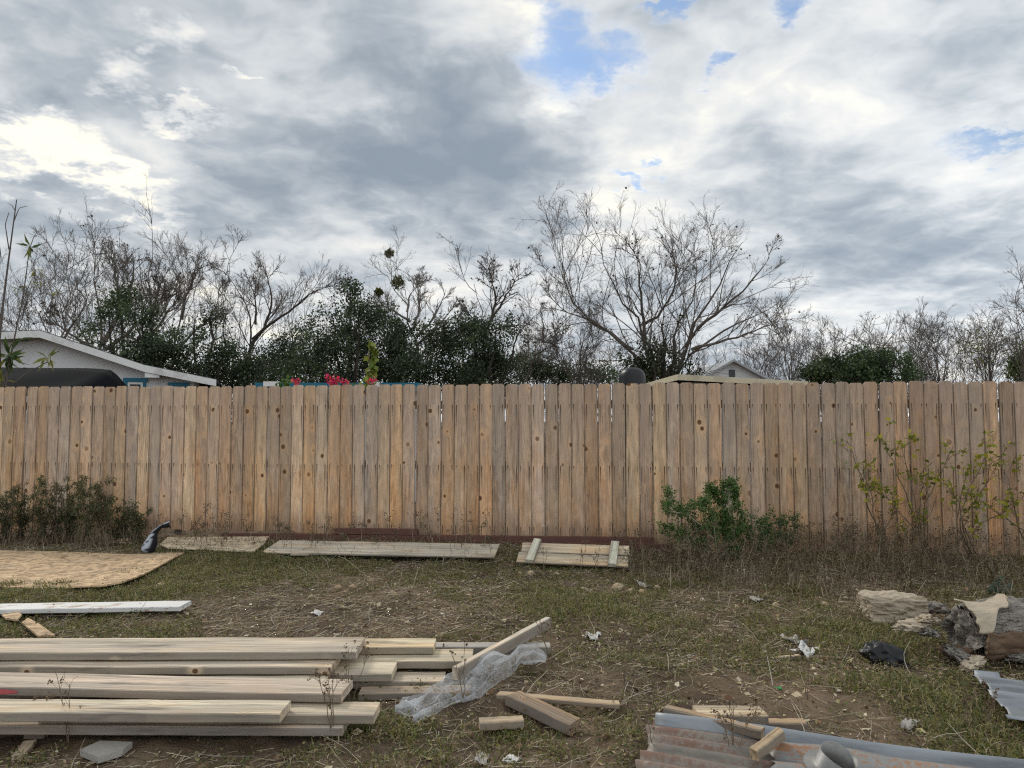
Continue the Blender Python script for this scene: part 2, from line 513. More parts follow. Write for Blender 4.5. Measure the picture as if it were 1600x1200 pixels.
    if nails:
        jit = t.m('MULTIPLY', t.m('SUBTRACT', t.noise(t.xyz(off, 0, t.m('MULTIPLY', a2, 9.0)), 1.0, 2.0), 0.5), 0.006)
        dxn = t.m('ABSOLUTE', t.m('ADD', t.m('SUBTRACT', t.m('ABSOLUTE', c1), 0.047), jit))
        line = t.rng(dxn, 0.0065, 0.0022)
        acc = None
        for zr in NAIL_Z:
            nz_ = t.noise(t.xyz(t.m('MULTIPLY', t.m('SIGN', c1), 4.0), t.m('MULTIPLY', off, 3.0), zr * 3), 1.0, 0.0)
            ln = t.m('ADD', 0.06, t.m('MULTIPLY', t.rng(nz_, 0.3, 0.7), 0.34))
            zj = t.m('ADD', zr - 0.012, t.m('MULTIPLY', t.noise(t.xyz(off, t.m('MULTIPLY', t.m('SIGN', c1), 7.0), zr), 2.0, 0.0), 0.024))
            tt = t.m('DIVIDE', t.m('SUBTRACT', zj, a), ln)
            s_ = t.m('MULTIPLY', t.rng(tt, -0.02, 0.03), t.rng(tt, 1.0, 0.05))
            acc = s_ if acc is None else t.m('MAXIMUM', acc, s_)
        st = t.m('MULTIPLY', t.m('MULTIPLY', line, acc), t.rng(t.noise(t.xyz(off, t.m('SIGN', c1), 0), 1.7, 0.0), 0.2, 0.55, 0.35, 0.95))
        col = t.mix(st, col, (0.035, 0.028, 0.022))
        ex = t.rng(t.m('ABSOLUTE', t.m('ADD', c1, t.m('MULTIPLY', jit, 1.5))), 0.055, 0.0675)
        col = t.mix(t.m('MULTIPLY', ex, t.rng(t.noise(t.xyz(t.m('SIGN', c1), off, t.m('MULTIPLY', a2, 2.0)), 1.0, 3.0), 0.35, 0.65, 0.15, 0.75)), col, (0.11, 0.085, 0.065))
        dk = t.noise(t.xyz(t.m('MULTIPLY', c1, 26.0), off, t.m('MULTIPLY', a2, 1.3)), 1.0, 4.0, 0.6)
        col = t.mix(t.m('MULTIPLY', t.rng(dk, 0.56, 0.74), 0.55), col, (0.17, 0.105, 0.062))
        # splash stain at the foot
        foot = t.m('ADD', a, t.m('MULTIPLY', t.noise(t.xyz(t.m('MULTIPLY', c1, 9.0), off, t.m('MULTIPLY', a, 3.0)), 1.0, 4.0), -0.35))
        col = t.mix(t.m('MULTIPLY', t.rng(foot, 0.14, -0.12), 0.5), col, (0.17, 0.105, 0.07))
    t.put(b.inputs['Base Color'], col)
    b.inputs['Roughness'].default_value = 0.82
    b.inputs['Specular IOR Level'].default_value = 0.2
    t.put(b.inputs['Normal'], t.bump(t.m('ADD', t.m('MULTIPLY', g, 0.6), t.m('MULTIPLY', g2, 0.5)), 0.35, 0.003))
    return m
FENCE_BASE = 0.05
NAIL_Z = (1.508 - FENCE_BASE, 0.857 - FENCE_BASE, 0.215 - FENCE_BASE)

def leafmat(name, trans=0.35, rough=0.55):
    m, t, b = mat(name)
    at = t.new('ShaderNodeAttribute', attribute_name='Col').outputs['Color']
    t.put(b.inputs['Base Color'], at)
    b.inputs['Roughness'].default_value = rough
    b.inputs['Specular IOR Level'].default_value = 0.25
    tr = t.new('ShaderNodeBsdfTranslucent')
    t.put(tr.inputs['Color'], t.v('MULTIPLY', at, (1.15, 1.2, 0.7)))
    mx = t.new('ShaderNodeMixShader')
    mx.inputs[0].default_value = trans
    t.t.links.new(b.outputs[0], mx.inputs[1]); t.t.links.new(tr.outputs[0], mx.inputs[2])
    t.t.links.new(mx.outputs[0], t.n['Material Output'].inputs[0])
    return m
def vcol(name, rough=0.85):
    m, t, b = mat(name)
    t.put(b.inputs['Base Color'], t.new('ShaderNodeAttribute', attribute_name='Col').outputs['Color'])
    b.inputs['Roughness'].default_value = rough
    b.inputs['Specular IOR Level'].default_value = 0.15
    return m
M = {}
M['fence'] = wood('fence_wood', 'Z', nails=True, weather=(0.37, 0.29, 0.235), wamt=0.68)
M['lumber'] = wood('lumber_wood', 'X', weather=(0.35, 0.315, 0.265), wamt=0.58, contrast=1.3, aged_shaded=0.85)
M['oldwood'] = wood('old_wood', 'X', weather=(0.22, 0.19, 0.16), wamt=0.6, aged_shaded=0.7, contrast=1.2)
M['leaf'] = leafmat('leaf')
M['leaf_far'] = leafmat('leaf_evergreen', 0.22)
M['litter'] = vcol('litter')
M['straw'] = vcol('straw')
M['bark'] = simple('bark', (0.105, 0.088, 0.075), 0.9, 0.35, 3.0)
M['twig'] = simple('twig_bark', (0.135, 0.115, 0.10), 0.9, 0.3, 3.0)
M['bark_pale'] = simple('bark_pale', (0.19, 0.165, 0.145), 0.9, 0.3, 3.0)
M['bark_dark'] = simple('bark_dark', (0.055, 0.046, 0.038), 0.9, 0.3, 3.0)
M['stem_dry'] = simple('dry_stem', (0.17, 0.125, 0.085), 0.9, 0.35, 8.0)
M['stem_green'] = simple('green_stem', (0.12, 0.13, 0.06), 0.8, 0.3, 8.0)
M['stem_pale'] = simple('pale_stem', (0.34, 0.30, 0.22), 0.85, 0.25, 8.0)
M['rust'] = simple('rust_paint_steel', (0.135, 0.062, 0.048), 0.65, 0.3, 7.0, stain=(0.085, 0.045, 0.035), bump=0.15)
M['white_house'] = simple('white_siding_paint', (0.60, 0.60, 0.60), 0.7, 0.06, 2.0, stain=(0.50, 0.49, 0.48))
M['trim_white'] = simple('white_trim_paint', (0.66, 0.66, 0.65), 0.6, 0.06, 3.0, stain=(0.42, 0.41, 0.39))
M['teal'] = simple('teal_paint', (0.012, 0.13, 0.20), 0.5, 0.12, 4.0)
M['roof_dark'] = simple('dark_roofing', (0.06, 0.058, 0.058), 0.85, 0.3, 8.0)
M['roof_grey'] = simple('grey_metal_roofing', (0.33, 0.34, 0.35), 0.5, 0.12, 3.0)
M['shade_cloth'] = simple('black_shade_cloth', (0.008, 0.009, 0.011), 0.95, 0.3, 2.0, bump=0.2, bscale=30)
M['shade_cloth'].node_tree.nodes['Principled BSDF'].inputs['Specular IOR Level'].default_value = 0.05
M['cream'] = simple('cream_paint', (0.56, 0.50, 0.36), 0.6, 0.08, 3.0, stain=(0.42, 0.37, 0.27))
M['black_plastic'] = simple('black_plastic', (0.014, 0.014, 0.016), 0.38, 0.3, 9.0)
M['paper'] = simple('white_paper', (0.60, 0.60, 0.59), 0.8, 0.08, 12.0, stain=(0.60, 0.57, 0.52))
M['green_plastic'] = simple('green_plastic', (0.02, 0.36, 0.10), 0.4, 0.1, 9.0)
M['stone'] = simple('limestone', (0.43, 0.335, 0.22), 0.9, 0.3, 22.0, bump=0.5, bscale=60, stain=(0.33, 0.22, 0.13))
M['grey_stone'] = simple('grey_concrete', (0.36, 0.34, 0.305), 0.9, 0.2, 16.0, bump=0.4, bscale=60)
M['cactus'] = simple('cactus_skin', (0.045, 0.085, 0.055), 0.6, 0.25, 20.0, bump=0.3, bscale=60)
M['pink'] = leafmat('pink_petal', 0.3)
M['glass'] = simple('window_glass', (0.02, 0.025, 0.03), 0.12, 0.1, 2.0)

# oriented strand board
def osb_mat(name, base=(0.56, 0.42, 0.27)):
    m, t, b = mat(name)
    co = t.new('ShaderNodeTexCoord').outputs['Object']
    wv = t.v('ADD', co, t.v('SCALE', t.noise(co, 4.0, 2.0, col=True), scale=0.12))
    v1 = t.voro(t.v('MULTIPLY', wv, (16.0, 42.0, 30.0)), 1.0, out='Color')
    v2 = t.voro(t.v('MULTIPLY', t.v('ADD', wv, (4.0, 2.0, 1.0)), (40.0, 18.0, 30.0)), 1.0, out='Color')
    r1 = t.sep(v1)[0]; r2 = t.sep(v2)[0]
    f = t.m('ADD', t.m('MULTIPLY', r1, 0.55), t.m('MULTIPLY', r2, 0.45))
    c = t.ramp(f, [(0.1, tuple(x * 0.45 for x in base)), (0.5, base), (0.9, tuple(min(1, x * 1.35) for x in base))])
    sn = t.noise(t.v('MULTIPLY', co, (2.2, 5.0, 2.0)), 1.0, 6.0, 0.68)
    c = t.mix(t.m('MULTIPLY', t.rng(sn, 0.50, 0.70), 0.65), c, (0.20, 0.15, 0.105))
    sp = t.noise(t.v('ADD', co, (8, 3, 2)), 3.0, 5.0, 0.6)
    c = t.mix(t.m('MULTIPLY', t.rng(sp, 0.5, 0.75), 0.35), c, (0.50, 0.43, 0.34))
    t.put(b.inputs['Base Color'], c)
    b.inputs['Roughness'].default_value = 0.85
    b.inputs['Specular IOR Level'].default_value = 0.15
    t.put(b.inputs['Normal'], t.bump(f, 0.5, 0.004))
    return m
M['osb'] = osb_mat('strand_board', (0.54, 0.385, 0.235))
M['ply'] = osb_mat('pale_sheathing', (0.60, 0.50, 0.35))

# peeling white paint
m, t, b = mat('peeling_white_paint')
co = t.new('ShaderNodeTexCoord').outputs['Object']
gx, gy, gz = t.sep(co)
pk = t.noise(t.v('MULTIPLY', co, (7.0, 26.0, 26.0)), 1.0, 6.0, 0.66)
geo = t.new('ShaderNodeNewGeometry')
lw = t.noise(t.v('MULTIPLY', co, (5, 60, 60)), 1.0, 4.0)
t.put(b.inputs['Base Color'], t.mix(t.rng(pk, 0.56, 0.60), (0.62, 0.62, 0.60), t.mix(lw, (0.30, 0.17, 0.11), (0.42, 0.33, 0.25))))
b.inputs['Roughness'].default_value = 0.6
t.put(b.inputs['Normal'], t.bump(pk, 0.4, 0.004))
M['white_paint'] = m

# galvanised sheet, rust from the object's colour (r = amount)
def galv(name, base, rust_lo, rust_hi, rust_col=(0.20, 0.095, 0.055)):
    m, t, b = mat(name)
    co = t.new('ShaderNodeTexCoord').outputs['Object']
    n = t.noise(t.v('MULTIPLY', co, (1.4, 11.0, 5.0)), 1.0, 6.0, 0.66)
    sp = t.noise(co, 55.0, 4.0, 0.6)
    n3 = t.noise(t.v('ADD', co, (7, 1, 3)), 5.0, 6.0, 0.7)
    c = t.mix(t.rng(n, 0.3, 0.7), tuple(x * 0.50 for x in base), tuple(min(1, x * 1.35) for x in base))
    c = t.mix(t.m('MULTIPLY', t.rng(n3, 0.45, 0.7), 0.35), c, (0.34, 0.32, 0.27))
    rm = t.rng(t.m('ADD', n, t.m('MULTIPLY', t.m('SUBTRACT', sp, 0.5), 0.45)), rust_lo, rust_hi)
    c = t.mix(rm, c, t.mix(sp, rust_col, tuple(x * 1.7 for x in rust_col)))
    t.put(b.inputs['Base Color'], c)
    t.put(b.inputs['Metallic'], t.m('MULTIPLY', t.m('SUBTRACT', 1.0, rm), 0.30))
    t.put(b.inputs['Roughness'], t.m('ADD', 0.50, t.m('MULTIPLY', rm, 0.4)))
    t.put(b.inputs['Normal'], t.bump(t.m('ADD', sp, n), 0.12, 0.003))
    return m
M['galv'] = galv('galvanised_steel', (0.21, 0.23, 0.25), 0.68, 0.80)
M['galv_rust'] = galv('rusty_galvanised_steel', (0.25, 0.225, 0.19), 0.42, 0.62, (0.14, 0.085, 0.062))
M['galv_dull'] = galv('dull_galvanised_steel', (0.20, 0.20, 0.195), 0.62, 0.78, (0.15, 0.09, 0.06))
M['galv_part'] = galv('part_rusted_galvanised_steel', (0.23, 0.235, 0.23), 0.50, 0.66, (0.20, 0.105, 0.055))

# polythene film
m, t, b = mat('polythene_film')
co = t.new('ShaderNodeTexCoord').outputs['Object']
fn = t.noise(t.v('MULTIPLY', co, (4.0, 9.0, 5.0)), 1.0, 5.0, 0.6, 0.8)
b.inputs['Base Color'].default_value = (0.72, 0.74, 0.76, 1)
b.inputs['Roughness'].default_value = 0.16
b.inputs['Specular IOR Level'].default_value = 0.8
t.put(b.inputs['Normal'], t.bump(fn, 0.5, 0.03))
tp = t.new('ShaderNodeBsdfTransparent')
tl = t.new('ShaderNodeBsdfTranslucent'); tl.inputs[0].default_value = (0.7, 0.72, 0.74, 1)
ms = t.new('ShaderNodeMixShader'); ms.inputs[0].default_value = 0.45
t.t.links.new(b.outputs[0], ms.inputs[1]); t.t.links.new(tl.outputs[0], ms.inputs[2])
ma = t.new('ShaderNodeMixShader')
rdg = t.m('SUBTRACT', 1.0, t.m('ABSOLUTE', t.m('MULTIPLY_ADD', t.noise(t.v('MULTIPLY', co, (5.0, 13.0, 8.0)), 1.0, 3.0, 0.55, 0.6), 2.0, -1.0)))
t.put(ma.inputs[0], t.m('ADD', t.rng(fn, 0.35, 0.65, 0.25, 0.55), t.rng(rdg, 0.88, 1.0, 0.0, 0.28), clamp=True))
t.t.links.new(tp.outputs[0], ma.inputs[1]); t.t.links.new(ms.outputs[0], ma.inputs[2])
t.t.links.new(ma.outputs[0], t.n['Material Output'].inputs[0])
M['film'] = m

# log surfaces
m, t, b = mat('log_bark')
co = t.new('ShaderNodeTexCoord').outputs['Object']
st = t.v('MULTIPLY', co, (9.0, 48.0, 48.0))
f1 = t.noise(st, 1.0, 6.0, 0.65, 1.2)
f2 = t.noise(t.v('MULTIPLY', co, (14.0, 70.0, 70.0)), 1.0, 5.0, 0.7, 2.0)
crk = t.rng(f2, 0.46, 0.34)
c = t.mix(f1, (0.16, 0.14, 0.12), (0.43, 0.39, 0.34))
c = t.mix(t.m('MULTIPLY', crk, 0.85), c, (0.05, 0.04, 0.03))
c = t.mix(t.rng(t.noise(co, 5.0, 4.0), 0.58, 0.68), c, (0.26, 0.155, 0.09))
t.put(b.inputs['Base Color'], c)
b.inputs['Roughness'].default_value = 0.95
t.put(b.inputs['Normal'], t.bump(t.m('SUBTRACT', f1, crk), 0.9, 0.02))
M['log_bark'] = m
m, t, b = mat('bare_log_wood')
co = t.new('ShaderNodeTexCoord').outputs['Object']
f1 = t.noise(t.v('MULTIPLY', co, (12.0, 60.0, 70.0)), 1.0, 5.0, 0.65, 0.6)
f2 = t.noise(co, 9.0, 5.0, 0.65)
c = t.mix(f1, (0.31, 0.25, 0.18), (0.58, 0.50, 0.385))
c = t.mix(t.m('MULTIPLY', t.rng(f2, 0.5, 0.7), 0.55), c, (0.30, 0.235, 0.165))
c = t.mix(t.rng(t.noise(t.v('MULTIPLY', co, (16.0, 50.0, 60.0)), 1.0, 4.0, 0.7, 1.5), 0.37, 0.30), c, (0.09, 0.065, 0.045))
t.put(b.inputs['Base Color'], c)
b.inputs['Roughness'].default_value = 0.92
b.inputs['Specular IOR Level'].default_value = 0.15
t.put(b.inputs['Normal'], t.bump(f1, 0.6, 0.01))
M['log_pale'] = m
M['log_core'] = simple('rotten_heartwood', (0.15, 0.098, 0.064), 0.95, 0.4, 12.0, bump=0.7, bscale=30)

# soil
m, t, b = mat('soil')
co = t.new('ShaderNodeTexCoord').outputs['Object']
a = t.noise(co, 0.9, 6.0, 0.6)
d = t.noise(co, 7.0, 6.0, 0.68)
e = t.noise(co, 60.0, 4.0, 0.65)
c = t.mix(t.rng(a, 0.35, 0.65), (0.072, 0.052, 0.037), (0.185, 0.132, 0.088))
c = t.mix(t.m('MULTIPLY', t.rng(d, 0.45, 0.7), 0.6), c, (0.25, 0.195, 0.135))
c = t.mix(t.m('MULTIPLY', t.rng(t.noise(t.v('ADD', co, (4, 8, 2)), 3.0, 5.0), 0.5, 0.68), 0.5), c, (0.062, 0.058, 0.030))
c = t.v('SCALE', c, scale=t.m('ADD', 0.62, t.m('MULTIPLY', e, 0.76)))
vp = t.voro(t.v('ADD', co, t.v('SCALE', t.noise(co, 30.0, 2.0, col=True), scale=0.02)), 75.0, out=None)
chip = t.m('MULTIPLY', t.rng(vp.outputs['Distance'], 0.42, 0.30), t.rng(t.sep(vp.outputs['Color'])[0], 0.80, 0.84))
c = t.mix(t.m('MULTIPLY', chip, 0.8), c, t.mix(t.sep(vp.outputs['Color'])[1], (0.36, 0.28, 0.18), (0.20, 0.13, 0.075)))
t.put(b.inputs['Base Color'], c)
b.inputs['Roughness'].default_value = 0.95
b.inputs['Specular IOR Level'].default_value = 0.1
t.put(b.inputs['Normal'], t.bump(t.m('ADD', t.m('ADD', t.m('MULTIPLY', d, 1.5), t.m('MULTIPLY', e, 0.6)), chip), 0.8, 0.02))
M['soil'] = m

# ------------------------------------------------------------------ ground
def axis(lo, hi, step, far):
    core = np.arange(lo, hi + step, step)
    s, out, x = step, [], 0
    while x < far:
        s *= 1.35; x += s; out.append(x)
    out = np.array(out)
    return np.concatenate([(core[0] - out)[::-1], core, core[-1] + out])
gx = axis(-7.0, 7.0, 0.03, 1500)
gy = axis(1.6, 8.6, 0.03, 1500)
GX, GY = np.meshgrid(gx, gy)
GZ = gh(GX, GY) * sst(40, 12, np.hypot(GX, GY - 5))
nx, ny = len(gx), len(gy)
I = np.arange(nx * ny).reshape(ny, nx)
Q = np.stack([I[:-1, :-1], I[:-1, 1:], I[1:, 1:], I[1:, :-1]], -1).reshape(-1, 4)
o = link('ground', mesh_np('ground', np.stack([GX, GY, GZ], -1).reshape(-1, 3), Q, smooth=True), M['soil'])
tag(o, 'bare brown soil of the yard strewn with litter', None, kind='structure')

# ------------------------------------------------------------------ the fence
rg = np.random.default_rng(5)
fx0, fx1 = -8.6, 6.6
udir = Vector((1, -0.118, 0)).normalized()
frot = math.atan2(udir.y, udir.x)
F0 = Vector((fx0, fence_y(fx0), FENCE_BASE))
fence = empty('wood_fence', F0, 'tall dog-eared wooden board fence running across the whole yard', 'fence', rz=frot)
def picket_me(i, w_, h, z0, bow, lean):
    k = 9
    th = 0.016
    prof = [(-w_ / 2, z0)] + [(-w_ / 2, z) for z in np.linspace(z0 + 0.02, h - 0.028, k)[0:]]
    zs = np.linspace(z0, h - 0.028, k)
    V, Q = [], []
    for z in zs:
        tt = (z - z0) / (h - z0)
        dx = lean * tt + 0.5 * bow * math.sin(math.pi * tt)
        dy = bow * 1.2 * math.sin(math.pi * tt * 1.1)
        for sx, sy in ((-1, 0), (-0.945, -1), (0.945, -1), (1, 0), (1, 1), (-1, 1)):
            V.append((dx + sx * w_ / 2, dy + (0.005 if sy == 0 else (0 if sy < 0 else th)), z))
    z = h
    dx = lean
    for sx, sy in ((-0.66, 0), (-0.64, -1), (0.64, -1), (0.66, 0), (0.66, 1), (-0.66, 1)):
        V.append((dx + sx * w_ / 2, (0.003 if sy == 0 else (0 if sy < 0 else th)), z))
    n = 6
    Q = []
    for r in range(k):
        for j in range(n):
            Q.append((r * n + j, r * n + (j + 1) % n, (r + 1) * n + (j + 1) % n, (r + 1) * n + j))
    bm = bmesh.new()
    vv = [bm.verts.new(p) for p in V]
    for q in Q:
        bm.faces.new([vv[a] for a in q])
    bm.faces.new(vv[0:n][::-1])
    bm.faces.new(vv[k * n:(k + 1) * n])
    bmesh.ops.recalc_face_normals(bm, faces=bm.faces)
    return from_bm('picket', bm)
TONES = [(0.62, 0.44, 0.285), (0.60, 0.42, 0.275), (0.64, 0.415, 0.245), (0.52, 0.38, 0.265), (0.60, 0.395, 0.235), (0.58, 0.44, 0.325), (0.49, 0.355, 0.25), (0.66, 0.48, 0.325), (0.56, 0.37, 0.23), (0.62, 0.45, 0.31)]
variants = [[picket_me(i, 0.1386 + rg.uniform(-.0012, .0010), 1.727 - FENCE_BASE + rg.uniform(-.009, .007), z0 + rg.uniform(-0.012, 0.012),
                       rg.normal(0, 0.003), rg.normal(0, 0.002)) for i in range(14)] for z0 in (0.065, 0.0, -0.07)]
pitch = 0.1408
n_p = int((fx1 - fx0) / udir.x / pitch)
for i in range(n_p):
    s = (i + 0.5) * pitch
    xw = fx0 + s * udir.x
    zone = 1 if xw < -4.0 else (0 if xw < 1.35 else (1 if xw < 2.0 else 2))
    me = variants[zone][int(rg.integers(0, 14))]
    o = link('picket', me, M['fence'], fence)
    o.location = (s, rg.choice([0.0, 0.0, 0.004, -0.005, 0.002]), 0)
    o.rotation_euler = (rg.normal(0, 0.0025), rg.normal(0, 0.0022), rg.normal(0, 0.008))
    tn = np.array(TONES[int(rg.integers(0, len(TONES)))]) * rg.uniform(0.79, 1.15)
    tn[2] *= rg.uniform(0.94, 1.06)
    if rg.uniform() < 0.11:
        tn = np.array((0.47, 0.37, 0.285)) * rg.uniform(0.92, 1.1)
    tn = tn * (1.0 - 0.13 * float(sst(0.0, 4.0, xw)) + 0.02 * float(sst(-1, -5, xw))) * np.array((1.0, 1.0 - 0.03 * float(sst(1, 4, xw)), 1.0 - 0.07 * float(sst(1, 4, xw))))  # browner boards to the right, with dimmer light there put into their tone
    o.color = (*tn, 1)
Lf = n_p * pitch
for zr in NAIL_Z:
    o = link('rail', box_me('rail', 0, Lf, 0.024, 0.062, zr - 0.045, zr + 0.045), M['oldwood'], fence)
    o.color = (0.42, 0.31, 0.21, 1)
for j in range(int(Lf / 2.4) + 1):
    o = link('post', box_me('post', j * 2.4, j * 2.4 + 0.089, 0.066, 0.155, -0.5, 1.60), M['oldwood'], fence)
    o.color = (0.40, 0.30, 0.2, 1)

# ------------------------------------------------------------------ houses and sheds beyond the fence
HY = 17.0
HROT = R(20)
HO = atd(62, 515, HY)
def hx(px, py, back=0.0):        # photo point on the gable plane, in the house's own x, z
    d = ray(px, py)
    nv_ = Vector((-math.sin(HROT), math.cos(HROT), 0))
    o_ = Vector((HO.x, HO.y, 0)) + nv_ * back - Vector((0, 0, 0))
    t_ = (o_.x * nv_.x + o_.y * nv_.y) / (d.x * nv_.x + d.y * nv_.y)
    p = Vector((d.x * t_, d.y * t_, CAM_H + d.z * t_))
    return (p.x - HO.x) * math.cos(HROT) + (p.y - HO.y) * math.sin(HROT), p.z
prof = [hx(-60, 521), hx(62, 515), hx(225, 569), hx(338, 592)]           # roof line of the gable end
house = empty('white_house', (HO.x, HY, 0), 'low white house with a shallow gable roof behind the end of the fence', 'house', rz=HROT)
hx0 = 0.0
loc = lambda p: (p[0] - hx0, p[1])
pl = [loc(p) for p in prof]
x_in = pl[3][0] - 0.55
x_out = pl[0][0] - 5.0
zin = lambda x: np.interp(x, [p[0] for p in pl], [p[1] for p in pl])
wall_poly = [(x_out, 0), (x_in, 0), (x_in, float(zin(x_in)) - 0.10), (pl[2][0], pl[2][1] - 0.10), (pl[1][0], pl[1][1] - 0.10), (x_out, pl[0][1] - 0.55)]
link('wall', prism_me('wall', wall_poly, 0.45, 7.0), M['white_house'], house)
roofp = [(x_out, pl[0][1] - 0.45), pl[1], pl[2], pl[3]]
th = 0.07
rp = roofp + [(x, z - th) for x, z in roofp[::-1]]
rf = link('roof', prism_me('roof', rp, 0.03, 7.3), M['roof_dark'], house)
fp = [(x, z - 0.02) for x, z in roofp] + [(x, z - 0.19) for x, z in roofp[::-1]]
link('fascia', prism_me('fascia', fp, -0.005, 0.028), M['trim_white'], rf)
link('eave_block', box_me('eave_block', pl[2][0] + 0.02, pl[2][0] + 0.35, 0.03, 0.44, pl[2][1] - 0.33, pl[2][1] - 0.2), M['trim_white'], house)
def window(px0, px1, pytop, host, y, off):
    (x0, zt), (x1, _) = hx(px0, pytop, y), hx(px1, pytop, y)
    f = link('window', box_me('window', x0 + 0.10, x1 - 0.10, y - 0.035, y + 0.02, zt - 1.2, zt - 0.10), M['trim_white'], host)
    link('pane', box_me('pane', x0 + 0.16, x1 - 0.16, y - 0.05, y - 0.037, zt - 1.14, zt - 0.16), M['glass'], f)
    link('trim', box_me('trim', x0, x1, y - 0.07, y + 0.01, zt - 0.095, zt), M['teal'], f)
    for xx in (x0 + 0.03, x1 - 0.10):
        link('side_trim', box_me('side_trim', xx, xx + 0.065, y - 0.06, y + 0.01, zt - 1.25, zt - 0.097), M['teal'], f)
window(193, 231, 590.5, house, 0.448, 0)
window(263, 296, 597.5, house, 0.448, 0)
lb = Vector((hx(38, 528, 0.45)[0], 0, hx(38, 528, 0.45)[1]))
o = link('wall_lamp', box_me('wall_lamp', lb.x - hx0 - .07, lb.x - hx0 + .07, 0.28, 0.447, lb.z - .08, lb.z + .08, 0.01), M['glass'], house)

# shade cloth: a sagging awning slung on posts before the house
cl = empty('shade_canopy', (atd(90, 600, 14.0).x, 14.0, 0), 'black shade cloth canopy slung below the white house gable', 'canopy')
bx_ = cl.location.x
top = [(-120, 577), (-20, 574), (60, 573.5), (140, 577), (176, 580), (200, 606)]
nU, nV = 36, 10
V = []
for j in range(nV):
    v_ = j / (nV - 1)
    for i in range(nU):
        u_ = i / (nU - 1)
        px = -120 + 320 * u_
        py = float(np.interp(px, [p[0] for p in top], [p[1] for p in top]))
        p = atd(px, py, 14.6)
        sag = 0.06 * math.sin(u_ * 3 * math.pi) ** 2
        V.append((p.x - bx_ - 0.1 * v_, 0.6 - 2.2 * v_, p.z - 0.62 * v_ - sag * math.sin(math.pi * v_) + 0.02 * math.sin(9 * u_ + 6 * v_)))
I = np.arange(nU * nV).reshape(nV, nU)
o = link('cloth', mesh_np('cloth', V, np.stack([I[:-1, :-1], I[:-1, 1:], I[1:, 1:], I[1:, :-1]], -1).reshape(-1, 4), smooth=True), M['shade_cloth'], cl)
md = o.modifiers.new('thick', 'SOLIDIFY'); md.thickness = 0.006
for px in (-110, 40, 176):
    p = atd(px, float(np.interp(px, [q[0] for q in top], [q[1] for q in top])), 14.6)
    link('post', tube_me('post', [(np.array([[[p.x - bx_, 0.58, 0], [p.x - bx_, 0.58, p.z - 0.01]]]), np.full((1, 2), 0.03), 8)]), M['bark_dark'], cl)

# teal roofed low shed
p0, p1 = atd(398, 598, 11.0), atd(655, 598.5, 11.0)
sh = empty('teal_shed', (p0.x, 11.0, 0), 'low shed with a teal roof edge just showing over the fence', 'shed')
Lw = p1.x - p0.x
zt = p0.z
link('wall', box_me('wall', 0.12, Lw - 0.12, 0.25, 2.2, 0, zt - 0.12), M['white_house'], sh)
o = link('roof', prism_me('roof', [(0, zt - 0.14), (Lw, zt - 0.14), (Lw, zt), (0, zt)], 0, 2.4), M['teal'], sh)
link('gutter_end', box_me('gutter_end', 0.16, 0.40, -0.08, -0.004, zt - 0.06, zt + 0.015), M['trim_white'], o)
link('skylight', box_me('skylight', Lw * 0.70, Lw * 0.70 + 0.16, -0.05, -0.004, zt - 0.07, zt + 0.012), M['trim_white'], o)

# cream edged shed roof on the right
a, b_ = atd(1062, 585, 12.5), atd(1262, 596, 12.5)
sh = empty('cream_shed', (a.x, 12.5, 0), 'shed with a sloping cream roof edge showing above the fence', 'shed')
Lw = b_.x - a.x
z0, z1 = a.z, b_.z
link('wall', prism_me('wall', [(0.18, 0), (Lw - 0.1, 0), (Lw - 0.1, z1 - 0.10), (0.18, z0 - 0.12)], 0.3, 2.6), M['white_house'], sh)
o = link('roof', prism_me('roof', [(0, z0 - 0.03), (Lw, z1 - 0.03), (Lw, z1 + 0.005), (0, z0 + 0.005)], 0.03, 2.9), M['roof_grey'], sh)
link('fascia', prism_me('fascia', [(-0.02, z0 - 0.10), (Lw, z1 - 0.09), (Lw, z1), (-0.02, z0)], -0.01, 0.027), M['cream'], o)
link('side_fascia', prism_me('side_fascia', [(-0.045, z0 - 0.10), (-0.022, z0 - 0.10), (-0.022, z0), (-0.045, z0)], -0.01, 2.9), M['cream'], o)
link('vent_pipe', tube_me('vent_pipe', [(np.array([[[0.25, 0.26, z0 - 0.5], [0.25, 0.26, z0 - 0.11]]]), np.full((1, 2), 0.03), 8)]), M['black_plastic'], sh)

# white gabled house far behind it
Y = 30.0
a, pk, b_ = atd(1096, 586, Y), atd(1147, 561, Y), atd(1203, 588, Y)
hs = empty('gabled_house', (pk.x, Y, 0), 'pale house gable with a small dark vent beyond the cream edged shed', 'house')
link('wall', prism_me('wall', [(a.x - pk.x + .3, 0), (b_.x - pk.x - .3, 0), (b_.x - pk.x - .3, b_.z), (0, pk.z - 0.1), (a.x - pk.x + .3, a.z)], 0.3, 9), M['white_house'], hs)
rp = [(a.x - pk.x, a.z - .1), (0, pk.z), (b_.x - pk.x, b_.z - .1)]
o = link('roof', prism_me('roof', rp + [(x, z - 0.10) for x, z in rp[::-1]], 0, 9.4), M['roof_grey'], hs)
v_ = atd(1147, 582, Y)
link('vent', box_me('vent', -0.12 + v_.x - pk.x, 0.12 + v_.x - pk.x, 0.25, 0.298, v_.z - 0.2, v_.z + 0.14), M['glass'], hs)

